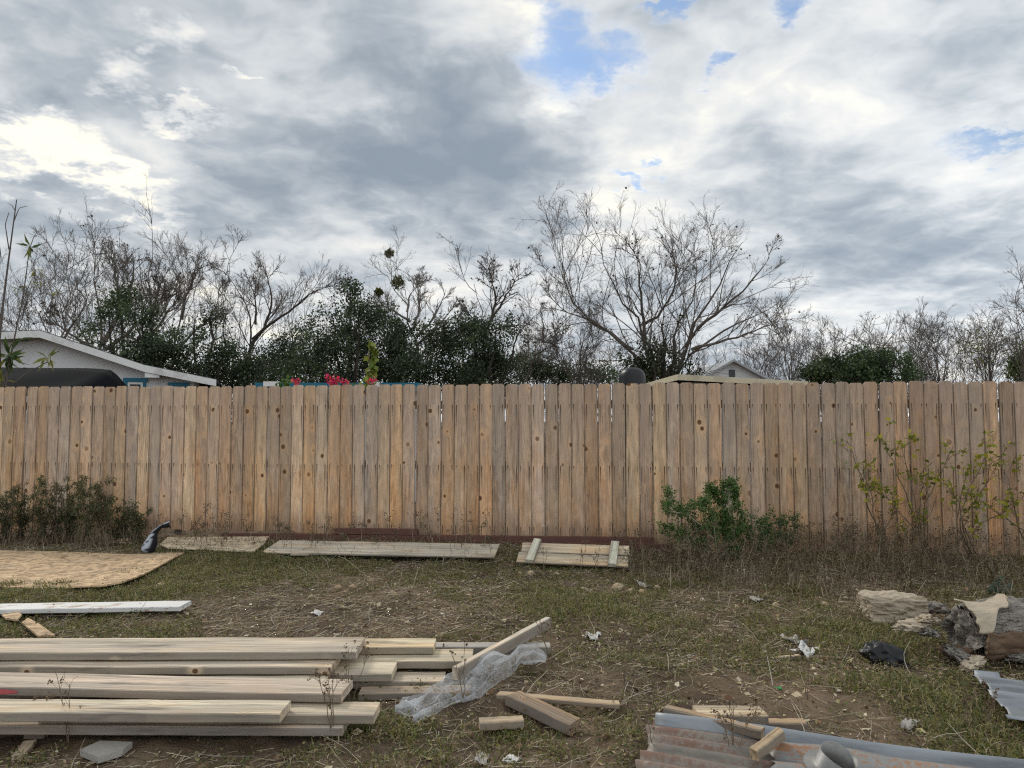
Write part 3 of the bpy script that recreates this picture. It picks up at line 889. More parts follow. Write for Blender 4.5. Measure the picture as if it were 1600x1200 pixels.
# black domed tank
Y = 12.0
c0 = atd(988, 574, Y)
tk = empty('black_tank', (c0.x, Y, 0), 'black dome topped tank rising just above the fence beside the cream edged shed', 'tank')
pr = [(0.0, c0.z), (0.09, c0.z - 0.008), (0.16, c0.z - 0.04), (0.21, c0.z - 0.10), (0.225, c0.z - 0.17), (0.225, 0.3), (0.22, 0.06)]
V, Q = [], []
S = 24
for r_, z in pr:
    for k in range(S):
        an = 2 * math.pi * k / S
        rr = max(r_, 0.002) * (1 + 0.02 * math.sin(5 * an))
        V.append((rr * math.cos(an), rr * math.sin(an), z))
for i in range(len(pr) - 1):
    for k in range(S):
        Q.append((i * S + k, i * S + (k + 1) % S, (i + 1) * S + (k + 1) % S, (i + 1) * S + k))
link('body', mesh_np('body', V, Q, smooth=True), M['black_plastic'], tk)
link('base', box_me('base', -0.3, 0.3, -0.3, 0.3, 0, 0.06), M['grey_stone'], tk)

# ------------------------------------------------------------------ bare trees
def limb_px(rng, pts, Y, depth, base=None):
    """limb through photo points at about distance Y, bending in depth"""
    out = []
    n = len(pts)
    for i, (px, py) in enumerate(pts):
        out.append(atd(px, py, Y + depth * (i / max(1, n - 1)) ** 1.3))
    if base is not None:
        out = [Vector(base)] + out
    return out
def bare_tree(label, Y, base_px, guides, seed, dens=1.0, tw=1.0, mat_='bark', r=0.11, group='bare winter trees behind the fence', lmax=1.4, levels=4, deb=0):
    rng = np.random.default_rng(seed)
    bp = atd(base_px, 640, Y)
    base = (bp.x, Y, 0.0)
    t = empty('bare_tree', base, label, 'tree', group)
    limbs = []
    for gi, (pts, f) in enumerate(guides):
        d = rng.uniform(-0.9, 0.9) * (1.6 if Y > 18 else 0.8)
        pts = [(base_px + (px - base_px) * (0.91 if base_px == 1035 else 0.94), 600 - (600 - py) * (0.775 if py < 540 else 0.90)) for px, py in pts]
        L_ = limb_px(rng, pts, Y, d, base if pts[0][1] > 560 else None)
        limbs.append((L_, r * f * 0.80, r * f * 0.07))
    sc_ = Y / 20.0
    cfg = [dict(n=10 * dens, ratio=0.46, ang=40, trop=0.14, wig=0.12, k=7, sides=5, rr=0.55, t0=0.22, lmax=lmax * 2.2 * sc_, taper=0.3, rmin=0.0105 * sc_),
           dict(n=8 * dens, ratio=0.50, ang=38, trop=0.12, wig=0.14, k=5, sides=4, rr=0.55, t0=0.12, lmax=lmax * 1.15 * sc_, taper=0.4, rmin=0.0062 * sc_ * tw),
           dict(n=5.5 * dens, ratio=0.55, ang=38, trop=0.09, wig=0.16, k=4, sides=3, rr=0.66, t0=0.12, lmax=lmax * 0.6 * sc_, taper=0.5, rmin=0.0034 * sc_ * tw),
           dict(n=2.2 * dens, ratio=0.55, ang=36, trop=0.12, wig=0.2, k=3, sides=3, rr=0.7, t0=0.15, lmax=lmax * 0.32 * sc_, taper=0.6, rmin=0.0027 * sc_ * tw)][:levels]
    lg, br, tips, dirs = grow(rng, limbs, cfg)
    b0 = np.array(base)
    sh_ = lambda gs: [(p - b0, rr, s) for p, rr, s in gs]
    link('trunk', tube_me('trunk', sh_(lg)), M[mat_], t)
    link('crown', tube_me('crown', sh_(br)), M['twig' if mat_ != 'bark_pale' else mat_], t)
    if deb:      # dry leaves or seed clusters caught in the twigs
        sel = tips[rng.integers(0, len(tips), deb)] - b0
        V, Qd, c = leaves(rng, sel, 0.07 * sc_, cols=[(0.07, 0.055, 0.04), (0.10, 0.075, 0.05)], spread=1.0, width=1.2)
        link('dry_leaves', mesh_np('dry_leaves', V, Qd, col=c), M['litter'], t)
    return t
def mistletoe(tree, px, py, r_px, Y, seed):
    rng = np.random.default_rng(seed)
    c = np.array(atd(px, py, Y)) - np.array(tree.location)
    r_ = r_px / F_PX * Y
    pos = rng.normal(0, 1, (420, 3)); pos *= (rng.uniform(0.2, 1, (420, 1)) ** 0.5) * r_ / np.linalg.norm(pos, axis=1, keepdims=True)
    V, Qd, cc = leaves(rng, pos + c, 0.085, cols=[(0.10, 0.105, 0.03), (0.13, 0.12, 0.04), (0.07, 0.08, 0.025)], width=0.7)
    o = link('mistletoe', mesh_np('mistletoe', V, Qd, col=cc), M['leaf'], tree)

# the big spreading tree on the right
big_t = bare_tree('largest bare tree, spreading wide on several stems beside the cream edged shed', 20.0, 1035, [
    ([(1020, 580), (985, 540), (960, 510), (935, 485), (905, 468), (880, 440), (868, 400), (862, 350)], 1.0),
    ([(985, 540), (950, 500), (905, 470), (860, 450), (838, 420)], 0.55),
    ([(1018, 585), (1004, 530), (1000, 480), (985, 455), (960, 430), (948, 390), (930, 350), (925, 320)], 0.9),
    ([(1004, 530), (1003, 480), (1000, 440), (995, 400), (1000, 370), (985, 330)], 0.75),
    ([(1003, 480), (1030, 460), (1050, 420), (1060, 370), (1048, 325)], 0.6),
    ([(1045, 585), (1058, 540), (1058, 490), (1075, 450), (1090, 400), (1092, 360), (1085, 330)], 0.8),
    ([(1060, 580), (1075, 525), (1090, 480), (1112, 440), (1130, 390), (1150, 350), (1172, 310)], 1.0),
    ([(1075, 525), (1100, 485), (1135, 450), (1170, 420), (1200, 380), (1222, 345)], 0.75),
    ([(1065, 585), (1085, 540), (1125, 510), (1160, 480), (1200, 455), (1248, 425)], 0.85),
    ([(1085, 540), (1130, 515), (1180, 500), (1225, 480), (1250, 465)], 0.6),
    ([(1040, 560), (1035, 500), (1040, 450), (1025, 400), (1035, 340)], 0.6)], 11, dens=0.96, r=0.098, deb=150, tw=0.95)

bare_tree('dense bare tree rising behind the roof of the white house', 27.0, 150, [
    ([(150, 570), (140, 520), (115, 480), (92, 440), (80, 400)], 0.8), ([(150, 570), (160, 510), (160, 450), (145, 400), (150, 355)], 0.9),
    ([(160, 520), (185, 470), (205, 420), (215, 380), (212, 342)], 0.9), ([(150, 540), (120, 510), (85, 480), (70, 450)], 0.6),
    ([(165, 540), (200, 500), (235, 460), (255, 410), (250, 370)], 0.8), ([(185, 470), (190, 420), (180, 380), (185, 348)], 0.6)], 21, dens=1.02, r=0.13, lmax=1.1, deb=250)
bare_tree('bare tree spreading low over the ridge of the white house', 29.0, 85, [
    ([(85, 570), (80, 510), (60, 470), (45, 440), (40, 410)], 0.7), ([(85, 570), (95, 500), (100, 450), (110, 400), (105, 370)], 0.8), ([(90, 530), (115, 480), (140, 430), (135, 390)], 0.7),
    ([(85, 560), (60, 520), (35, 500), (20, 470)], 0.6)], 28, dens=1.05, r=0.11, lmax=1.1)
bare_tree('round crowned bare tree between the house ridge and the slender leaning tree', 28.0, 228, [
    ([(228, 570), (222, 510), (205, 460), (190, 420), (180, 375)], 0.8), ([(228, 570), (232, 500), (235, 440), (230, 390), (238, 350)], 0.9), ([(232, 510), (255, 470), (280, 430), (300, 400)], 0.7),
    ([(228, 540), (200, 500), (165, 470)], 0.5), ([(233, 470), (255, 430), (262, 385)], 0.6)], 29, dens=1.05, r=0.12, lmax=1.1, deb=120)
bare_tree('slender bare tree leaning above the dark shrubs, its top against a bright cloud', 25.0, 280, [
    ([(270, 580), (275, 520), (285, 470), (300, 420), (285, 370), (275, 350)], 0.8), ([(285, 470), (290, 420), (310, 380), (322, 352)], 0.7),
    ([(275, 530), (310, 490), (340, 450), (350, 410)], 0.6)], 22, dens=1.02, r=0.10, lmax=1.0)
bare_tree('bare tree with a dark forked trunk just past the end of the white house roof', 22.0, 388, [
    ([(388, 590), (392, 540), (395, 500), (385, 450), (365, 410), (352, 375)], 1.0), ([(392, 530), (410, 490), (430, 440), (420, 390), (415, 368)], 0.9),
    ([(395, 510), (430, 475), (470, 440), (500, 410), (528, 400)], 0.8), ([(388, 560), (360, 510), (345, 470), (335, 430)], 0.6),
    ([(400, 480), (400, 430), (390, 390)], 0.6)], 23, dens=1.02, r=0.085, mat_='bark_dark', lmax=1.2)
mt = bare_tree('pale bare tree carrying green mistletoe clumps above the evergreens', 23.0, 655, [
    ([(655, 590), (652, 540), (650, 510), (640, 470), (625, 430), (612, 400), (600, 382)], 1.0), ([(645, 490), (655, 450), (655, 410), (640, 380)], 0.7),
    ([(650, 505), (675, 475), (690, 440), (700, 410)], 0.7), ([(640, 475), (615, 455), (595, 440), (580, 432)], 0.6), ([(652, 520), (680, 490), (712, 448)], 0.6),
    ([(635, 455), (640, 420), (660, 390)], 0.5)], 24, dens=0.9, r=0.10, mat_='bark_pale', lmax=1.0)
for a_ in ((622, 441, 11, 61), (608, 396, 6, 62), (592, 457, 6, 63)):
    mistletoe(mt, a_[0], a_[1], a_[2], 23.0, a_[3])
bare_tree('upright bare tree with a V of two stems, standing alone against grey cloud', 22.0, 758, [
    ([(756, 590), (756, 540), (757, 490), (752, 450), (742, 420), (738, 395)], 0.8), ([(757, 500), (768, 470), (775, 430), (768, 390), (766, 375)], 0.8),
    ([(768, 470), (785, 440), (800, 410), (812, 380)], 0.7), ([(757, 490), (740, 470), (725, 450), (715, 460)], 0.4), ([(770, 490), (800, 485), (812, 480)], 0.4)], 25, dens=0.88, r=0.09, lmax=0.8, deb=70)
bare_tree('thin bare tree leaning away from the large spreading tree', 24.0, 826, [
    ([(826, 590), (835, 550), (850, 515), (870, 485), (890, 465)], 0.8), ([(850, 515), (850, 480), (845, 450)], 0.6), ([(835, 550), (870, 520), (885, 500)], 0.4)], 26, dens=0.88, r=0.08, lmax=0.8)
bare_tree('low many stemmed bare tree under the long limb of the largest tree', 23.0, 905, [
    ([(895, 590), (880, 550), (865, 520), (858, 500)], 0.7), ([(905, 590), (910, 540), (905, 500), (895, 485)], 0.8), ([(912, 590), (925, 545), (945, 515), (955, 500)], 0.7),
    ([(908, 560), (920, 520), (925, 490)], 0.5), ([(898, 575), (875, 560), (850, 555)], 0.4)], 27, dens=0.9, r=0.08, lmax=0.7, deb=80)
RT = [
    ('twiggy bare tree directly beyond the far house gable', 1235, 488, 40, 31, 34), ('small bare tree with a straight leader beside the green bush', 1303, 505, 36, 32, 36),
    ('tall sparse bare tree rising out of the round green bush', 1362, 487, 28, 33, 30), ('low bare tree between the green bush and a broad bare crown', 1425, 498, 38, 34, 38),
    ('broad dense bare tree past the green bush', 1470, 487, 46, 35, 34), ('bare tree with pale yellow leaves low in its twigs', 1545, 492, 44, 36, 33),
    ('tallest bare tree at the edge of the view past the fence end', 1606, 430, 46, 37, 26), ('faint bare tree in the gap behind the far house', 1195, 520, 30, 38, 40)]
for lab, px, pyt, wd, seed, Y in RT:
    rr = random.Random(seed)
    gs = []
    n = 5 if wd > 32 else 3
    for k in range(n):
        u = (k / (n - 1) - 0.5) * 2
        topx = px + u * wd
        topy = pyt + abs(u) * (wd * 0.55) + rr.uniform(-6, 6)
        m_ = 590 - (590 - pyt) * rr.uniform(0.3, 0.45)
        gs.append(([(px + u * 4, 592), (px + u * wd * 0.30 + rr.uniform(-4, 4), m_), (px + u * wd * 0.62 + rr.uniform(-5, 5), (m_ + topy) / 2), (topx, topy)], 0.8 - 0.25 * abs(u)))
    t_ = bare_tree(lab, Y, px, gs, seed, dens=0.80, r=0.09, lmax=0.75, mat_='bark_pale' if seed in (33, 38) else 'bark', group='bare winter trees behind the fence')
    if seed == 36:
        rng = np.random.default_rng(5)
        pos = np.array([atd(rng.normal(1535, 22), rng.normal(545, 18), Y + rng.normal(0, .8)) for _ in range(500)]) - np.array(t_.location)
        V, Qd, c = leaves(rng, pos, 0.10, cols=[(0.20, 0.19, 0.05), (0.16, 0.16, 0.05)])
        link('leaves', mesh_np('leaves', V, Qd, col=c), M['leaf'], t_)

# brush and saplings that read as one mass along the far side
def brush(name, label, Y, x0, x1, ytop, n, seed, hvar=22, mat_='bark'):
    rng = np.random.default_rng(seed)
    px = rng.uniform(x0, x1, n)
    tops = np.interp(px, [p[0] for p in ytop], [p[1] for p in ytop]) + np.abs(rng.normal(0, hvar, n))
    k = 6
    Pn = np.zeros((n, k, 3))
    yy = Y + rng.uniform(-3, 3, n)
    for i in range(n):
        a = atd(px[i], 640, yy[i]); b = atd(px[i] + rng.normal(0, 34), min(tops[i], 600), yy[i])
        tt = np.linspace(0, 1, k)[:, None]
        Pn[i] = np.array((a.x, yy[i], 0)) * (1 - tt) + np.array((b.x, yy[i] + rng.normal(0, .5), b.z)) * tt
    Pn[:, 1:] += np.cumsum(rng.normal(0, 0.10, Pn[:, 1:].shape), axis=1)
    limbs = [(Pn[i], 0.025, 0.006) for i in range(n)]
    cfg = [dict(n=7, ratio=0.30, ang=38, trop=0.25, wig=0.2, k=4, sides=3, rr=0.6, t0=0.35, taper=0.4, rmin=0.009, lmax=1.5),
           dict(n=5, ratio=0.5, ang=40, trop=0.15, wig=0.22, k=3, sides=3, rr=0.7, t0=0.15, taper=0.5, rmin=0.006, lmax=0.8)]
    lg, br, tips, dirs = grow(rng, limbs, cfg, kl=6)
    lg = [(lg[0][0], lg[0][1], 4)]
    o = link(name, tube_me(name, lg + br), M[mat_])
    tag(o, label, 'brush', kind='stuff')
brush('brush', 'tangle of bare brush filling the skyline past the far house', 44, 1150, 1700, [(1150, 530), (1250, 535), (1350, 540), (1450, 520), (1600, 515), (1700, 510)], 260, 71)
brush('brush', 'grey bare brush between the dark evergreens and the largest tree', 34, 780, 1110, [(780, 545), (900, 540), (1000, 535), (1110, 545)], 90, 72, mat_='bark_pale')
brush('brush', 'tangle of bare twigs behind the white house and dark shrubs', 36, -80, 560, [(-80, 430), (60, 410), (200, 400), (350, 420), (480, 450), (560, 480)], 110, 73, hvar=55)
brush('brush', 'haze of fine bare twigs behind the mistletoe tree', 38, 540, 860, [(540, 460), (640, 450), (760, 465), (860, 490)], 60, 74, hvar=40, mat_='bark_pale')

# ------------------------------------------------------------------ evergreens
def evergreen(label, Y, base_px, lobes, seed, n=9000, leaf=0.075, cols=None, gap=0.46, group='dark evergreens behind the fence', stem=0.10, name='evergreen_tree', depth=1.0):
    rng = np.random.default_rng(seed)
    cols = cols or [(0.050, 0.072, 0.038), (0.064, 0.090, 0.046), (0.040, 0.058, 0.034), (0.085, 0.105, 0.055)]
    bp = atd(base_px, 640, Y)
    base = np.array((bp.x, Y, 0.0))
    t = empty(name, tuple(base), label, 'tree', group)
    area = sum(rx * ry for _, _, rx, ry in lobes)
    parts, limbs = [], []
    for px, py, rx, ry in lobes:
        c = np.array(atd(px, py, Y + rng.uniform(-0.8, 0.8)))
        R3 = np.array((rx, rx * depth, ry)) / F_PX * Y
        k = int(n / 6 * rx * ry / area * 1.7)
        p = rng.normal(0, 1, (k, 3))
        p /= np.linalg.norm(p, axis=1, keepdims=True)
        rad = rng.uniform(0, 1, (k, 1)) ** 0.45 * (0.55 + 0.95 * vnoise(p * 2.6 + px * 0.13, seed)[:, None])
        p = c + p * rad * R3
        keep = 0.65 * vnoise(p * (1.9 / (Y / 22)) + 50, seed + 1) + 0.35 * vnoise(p * (5.0 / (Y / 22)) + 20, seed + 2) > (gap - 0.12 + 0.24 * sst(1.8, 4.2, p[:, 2] * 22 / Y)) * rng.uniform(0.80, 1.20, k)
        p = p[keep]
        p = p[p[:, 2] > 0.2]
        off = rng.normal(0, 0.085 * Y / 22, (len(p), 6, 3))
        q = (p[:, None, :] + off).reshape(-1, 3)
        shade = np.repeat(rng.uniform(0.65, 1.35, (len(p), 1)), 6, axis=0)
        V, Qd, cc = leaves(rng, q - base, leaf, cols=cols, width=0.95, droop=-0.2)
        parts.append((V, Qd, cc * np.repeat(shade, 4, axis=0) * np.repeat(0.8 + 0.5 * sst(0.45, 0.62, vnoise(q * 1.6 + 9, seed + 5)), 4)[:, None]))
        mid_ = (base + c) / 2 + rng.normal(0, 0.25, 3)
        mid_[:2] = base[:2] * 0.55 + c[:2] * 0.45
        limbs.append(([base + rng.normal(0, 0.12, 3) * (1, 1, 0), mid_, c + (0, 0, R3[2] * 0.6)], stem, 0.015))
    V, Qd, c = merge(parts)
    link('crown', mesh_np('crown', V, Qd, col=c), M['leaf_far'], t)
    cfg = [dict(n=7, ratio=0.35, ang=48, trop=0.15, wig=0.2, k=5, sides=4, rr=0.5, t0=0.35, taper=0.3, rmin=0.012, lmax=1.6),
           dict(n=5, ratio=0.5, ang=45, trop=0.1, wig=0.2, k=4, sides=3, rr=0.6, t0=0.2, taper=0.4, rmin=0.006, lmax=0.8)]
    lg, br, _, _ = grow(rng, limbs, cfg)
    link('trunk', tube_me('trunk', [(p - base, r_, s) for p, r_, s in lg + br]), M['bark_dark'], t)
    return t
evergreen('tall dark evergreen with a narrow peak behind the bougainvillea', 21.0, 545, [
    (548, 470, 30, 38), (565, 500, 42, 34), (520, 515, 45, 36), (560, 550, 60, 45), (495, 545, 48, 42), (535, 585, 70, 40), (470, 570, 36, 40)], 41, n=26000)
evergreen('rounded dark evergreen touching the pale mistletoe tree', 22.0, 612, [
    (612, 505, 30, 26), (630, 530, 34, 34), (605, 560, 44, 44), (640, 580, 40, 36)], 42, n=13000)
evergreen('wide flat topped dark evergreen below the upright V stemmed tree', 21.5, 745, [
    (740, 512, 40, 20), (690, 525, 34, 28), (775, 525, 38, 26), (720, 555, 52, 44), (780, 560, 42, 42), (745, 590, 70, 36), (812, 525, 16, 14)], 43, n=24000)
evergreen('dark leafy shrub tree directly behind the white house eave', 20.0, 205, [
    (190, 480, 38, 40), (225, 505, 44, 42), (170, 520, 42, 40), (215, 550, 58, 40), (265, 545, 42, 44)], 44, n=19000, gap=0.50)
evergreen('loose dark shrub tree between the white house and the forked bare tree', 20.5, 325, [
    (330, 510, 34, 36), (300, 535, 36, 40), (350, 545, 34, 44), (320, 580, 60, 34), (375, 580, 40, 34)], 45, n=14000, gap=0.54)
evergreen('low dark shrub filling the gap left of the peaked evergreen', 24.0, 430, [(425, 560, 36, 30), (455, 545, 30, 36), (440, 590, 50, 28), (400, 585, 30, 28)], 46, n=9000, gap=0.52)
evergreen('grey green shrub growing among the stems of the largest bare tree', 19.5, 1035, [
    (1035, 520, 34, 32), (1015, 555, 40, 36), (1055, 555, 34, 38), (1030, 585, 56, 30), (1080, 580, 22, 24)], 47, n=11000, gap=0.56,
    cols=[(0.035, 0.045, 0.024), (0.055, 0.062, 0.030), (0.028, 0.036, 0.020)])
evergreen('low dark shrub beneath the thin leaning tree', 26.0, 850, [(835, 575, 40, 22), (880, 585, 44, 20), (930, 588, 40, 18)], 48, n=7000, gap=0.50)
evergreen('round bright green bush in the row of bare trees', 29.0, 1372, [
    (1358, 562, 30, 20), (1335, 576, 28, 20), (1398, 574, 26, 20), (1370, 588, 56, 20), (1422, 586, 20, 14), (1380, 556, 14, 12)], 49, n=9000, gap=0.50,
    cols=[(0.048, 0.078, 0.034), (0.062, 0.095, 0.040), (0.038, 0.060, 0.028)], leaf=0.11)
evergreen('dull green low bush beside the round green bush', 31.0, 1300, [(1300, 575, 30, 18), (1275, 585, 26, 14), (1320, 588, 30, 14)], 50, n=4500, gap=0.50,
          cols=[(0.055, 0.075, 0.032), (0.045, 0.06, 0.028)], leaf=0.13)
evergreen('green bush at the far end of the fence skyline', 30.0, 1600, [(1600, 572, 22, 22), (1630, 570, 40, 30)], 51, n=4000, gap=0.46, cols=[(0.05, 0.08, 0.02), (0.07, 0.10, 0.03)], leaf=0.13)

# ------------------------------------------------------------------ plants that look over the fence
LONG = np.array([[0, 0, 0], [0.45, 0.095, 0.05], [1, 0, -0.16], [0.45, -0.095, 0.05]])
def stems_and_leaves(name, label, cat, base, limbs, leaf_sets, mat_stem, mat_leaf='leaf', cfg=None, seed=0, group=None, leafname='foliage', stemname='stem'):
    rng = np.random.default_rng(seed)
    t = empty(name, base, label, cat, group)
    b0 = np.array(base)
    if cfg:
        lg, br, tips, dirs = grow(rng, limbs, cfg)
    else:
        lg = [(np.stack([resample(p, 10) for p, _, _ in limbs]), np.stack([np.linspace(a, b, 10) for _, a, b in limbs]), 6)]
        br, tips, dirs = [], None, None
    link(stemname, tube_me(stemname, [(p - b0, r_, s) for p, r_, s in lg + br]), M[mat_stem], t)
    if leaf_sets:
        V, Qd, c = merge([ls(rng, b0, tips, dirs, lg, br) for ls in leaf_sets])
        lo_ = link(leafname, mesh_np(leafname, V, Qd, col=c), M[mat_leaf], t)
        if leafname == 'seed_heads': lo_['kind'] = 'stuff'
    return t
Y = 9.6
bp = atd(2, 640, Y)
def rosette(px, py, n, size, cols, droop=0.2, Y=Y):
    def f(rng, b0, *_):
        c = np.array(atd(px, py, Y)) - b0
        return leaves(rng, np.repeat(c[None], n, 0) + rng.normal(0, 0.015, (n, 3)), size, tmpl=LONG, cols=cols, spread=1.0, droop=droop, cvar=0.2)
    return f
YG = [(0.16, 0.17, 0.045), (0.12, 0.14, 0.04), (0.20, 0.19, 0.06)]
DG = [(0.045, 0.075, 0.03), (0.06, 0.09, 0.035)]
base = (bp.x, Y, 0)
L3 = lambda pts: [Vector(base)] + [atd(px, py, Y) for px, py in pts]
stems_and_leaves('young_tree', 'slim young tree with long drooping leaves at the very end of the fence', 'tree', base, [
    (L3([(0, 600), (-2, 520), (10, 440), (14, 390), (22, 350), (26, 312)]), 0.03, 0.006), (L3([(-6, 600), (-12, 500), (-2, 430), (2, 380), (-6, 345)]), 0.028, 0.006),
    ([atd(14, 390, Y), atd(8, 350, Y), atd(14, 332, Y)], 0.008, 0.004), ([atd(22, 345, Y), atd(30, 325, Y), atd(42, 322, Y)], 0.007, 0.003), ([atd(24, 330, Y), atd(18, 320, Y), atd(12, 318, Y)], 0.006, 0.003),
    (L3([(8, 600), (20, 540), (35, 470), (44, 410), (46, 385)]), 0.018, 0.005), ([atd(46, 390, Y), atd(52, 372, Y), atd(58, 362, Y)], 0.006, 0.003),
    (L3([(10, 605), (40, 585), (62, 570), (75, 565)]), 0.014, 0.006), ([atd(35, 470, Y), atd(48, 440, Y), atd(55, 425, Y)], 0.006, 0.003), (L3([(4, 600), (14, 575), (16, 560)]), 0.018, 0.007)],
    [rosette(14, 556, 38, 0.24, DG + YG[:1], 0.6), rosette(75, 560, 20, 0.17, YG, 0.0), rosette(46, 385, 10, 0.20, DG + YG, 0.2), rosette(56, 420, 8, 0.16, YG, 0.4),
     rosette(4, 600, 8, 0.2, YG, 0.2), rosette(88, 455, 5, 0.12, YG, 0.5), rosette(28, 450, 6, 0.13, YG, 0.5), rosette(62, 440, 6, 0.13, YG, 0.3), rosette(30, 530, 8, 0.2, DG, 0.5)],
    'bark', seed=81)

# bougainvillea behind the fence
Yb = fence_y(-2.0) + 0.45
bp = atd(520, 640, Yb)
base = (bp.x, Yb, 0)
L3 = lambda pts: [Vector(base)] + [atd(px, py, Yb) for px, py in pts]
bl = [(465, 600), (463, 597), (520, 594), (527, 592), (522, 597), (537, 597), (541, 599), (577, 597), (583, 594), (514, 590), (516, 600)]
def petals(rng, b0, *_):
    pos = np.concatenate([np.array(atd(px, py, Yb - 0.05))[None] + rng.normal(0, 0.016, (14, 3)) for px, py in bl]) - b0
    return leaves(rng, pos, 0.036, cols=[(0.62, 0.045, 0.12), (0.52, 0.04, 0.14), (0.72, 0.12, 0.18)], width=1.5)
def bgreen(rng, b0, *_):
    pos = np.concatenate([np.array(atd(px, py, Yb))[None] + rng.normal(0, 0.035, (26, 3)) for px, py in [(440, 603), (445, 598), (522, 604), (545, 605), (580, 603), (436, 608)]]) - b0
    return leaves(rng, pos, 0.05, cols=[(0.06, 0.12, 0.03), (0.09, 0.15, 0.04)])
bg_t = stems_and_leaves('bougainvillea', 'bougainvillea with pink blooms poking over the middle of the fence', 'plant', base, [
    (L3([(500, 640), (470, 612), (463, 597)]), 0.012, 0.004), (L3([(520, 620), (524, 590)]), 0.012, 0.004), (L3([(535, 630), (540, 597)]), 0.01, 0.003),
    (L3([(560, 630), (580, 595)]), 0.01, 0.003), (L3([(470, 640), (445, 610), (440, 600)]), 0.01, 0.003)], [petals], 'stem_green', 'pink', seed=82, leafname='blossoms')
rng = np.random.default_rng(3)
V, Qd, c = bgreen(rng, np.array(base))
link('foliage', mesh_np('foliage', V, Qd, col=c), M['leaf'], bg_t)
# vine hanging on a tall stem
Yv = fence_y(-1.5) + 1.4
bp = atd(578, 640, Yv)
base = (bp.x, Yv, 0)
def vine(rng, b0, *_):
    n = 95
    py = rng.uniform(533, 604, n)
    px = 578 + 6 * np.sin((py - 530) / 16) + rng.normal(0, 3.2, n) * (0.4 + (py - 530) / 60)
    pos = np.array([atd(a, b, Yv + rng.normal(0, 0.03)) for a, b in zip(px, py)]) - b0
    return leaves(rng, pos, 0.085, cols=[(0.17, 0.21, 0.04), (0.12, 0.17, 0.035), (0.22, 0.24, 0.06)], width=1.15, droop=0.9, spread=0.6)
stems_and_leaves('climbing_vine', 'yellow green climbing vine on a thin upright stem among the bougainvillea', 'plant', base,
    [([Vector(base), atd(581, 600, Yv), atd(576, 560, Yv), atd(577, 528, Yv)], 0.02, 0.007)], [vine], 'stem_dry', seed=83)

# ------------------------------------------------------------------ lumber and boards in the yard
def board_me(name, L_, w_, t_, seed, bow=0.0, twist=0.0, rag=0.0, ch=0.004, k=14):
    rng = np.random.default_rng(seed)
    c = [(-w_ / 2, -t_ / 2 + ch), (-w_ / 2 + ch, -t_ / 2), (w_ / 2 - ch, -t_ / 2), (w_ / 2, -t_ / 2 + ch), (w_ / 2, t_ / 2 - ch), (w_ / 2 - ch, t_ / 2), (-w_ / 2 + ch, t_ / 2), (-w_ / 2, t_ / 2 - ch)]
    bm = bmesh.new()
    rings = []
    e0, e1 = rng.uniform(-rag, rag, 8), rng.uniform(-rag, rag, 8)
    wav = rng.uniform(-1, 1, (k, 2)) * 0.0012
    for i in range(k):
        u = i / (k - 1)
        x = (u - 0.5) * L_
        an = twist * (u - 0.5)
        ring = []
        for j, (y, z) in enumerate(c):
            yy = y * math.cos(an) - z * math.sin(an) + wav[i, 0]
            zz = y * math.sin(an) + z * math.cos(an) + bow * (1 - (2 * u - 1) ** 2) + wav[i, 1]
            xx = x + (e0[j] if i == 0 else (e1[j] if i == k - 1 else 0))
            ring.append(bm.verts.new((xx, yy, zz)))
        rings.append(ring)
    for i in range(k - 1):
        for j in range(8):
            bm.faces.new((rings[i][j], rings[i][(j + 1) % 8], rings[i + 1][(j + 1) % 8], rings[i + 1][j]))
    bm.faces.new(rings[0][::-1]); bm.faces.new(rings[-1])
    bmesh.ops.recalc_face_normals(bm, faces=bm.faces)
    return from_bm(name, bm)
PALE = (0.61, 0.52, 0.40)
def frame(A, B, up=Vector((0, 0, 1))):
    X = (B - A).normalized()
    Yv_ = up.cross(X).normalized()
    Z = X.cross(Yv_)
    return X, Yv_, Z
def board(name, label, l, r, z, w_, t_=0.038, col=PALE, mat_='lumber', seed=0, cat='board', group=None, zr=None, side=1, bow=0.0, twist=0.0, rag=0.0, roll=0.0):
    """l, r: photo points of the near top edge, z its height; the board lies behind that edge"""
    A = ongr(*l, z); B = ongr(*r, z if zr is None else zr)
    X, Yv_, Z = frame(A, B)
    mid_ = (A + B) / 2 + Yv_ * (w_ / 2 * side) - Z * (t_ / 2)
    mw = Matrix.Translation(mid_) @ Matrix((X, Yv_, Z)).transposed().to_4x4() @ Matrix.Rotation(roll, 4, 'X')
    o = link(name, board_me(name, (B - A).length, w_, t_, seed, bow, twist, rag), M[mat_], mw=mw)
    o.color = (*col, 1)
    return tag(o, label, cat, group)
LG = 'loose lumber stacked on the ground'
def tint(k):
    rr = random.Random(k)
    f = rr.uniform(0.86, 1.10)
    return tuple(c * f * k_ for c, k_ in zip(PALE, (1.0, rr.uniform(0.95, 1.0), rr.uniform(0.88, 1.02))))
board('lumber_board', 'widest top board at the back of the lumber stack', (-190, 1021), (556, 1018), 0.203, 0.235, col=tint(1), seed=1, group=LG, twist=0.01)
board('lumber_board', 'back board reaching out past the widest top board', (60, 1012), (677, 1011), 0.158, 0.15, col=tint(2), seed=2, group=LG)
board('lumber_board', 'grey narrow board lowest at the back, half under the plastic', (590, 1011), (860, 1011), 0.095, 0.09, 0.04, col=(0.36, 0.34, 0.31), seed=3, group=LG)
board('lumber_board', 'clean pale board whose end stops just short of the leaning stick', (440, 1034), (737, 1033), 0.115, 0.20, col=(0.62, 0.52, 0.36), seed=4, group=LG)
board('lumber_board', 'second board from the back, tucked under the widest top board', (-190, 1042), (517, 1042), 0.158, 0.20, col=tint(5), seed=5, group=LG)
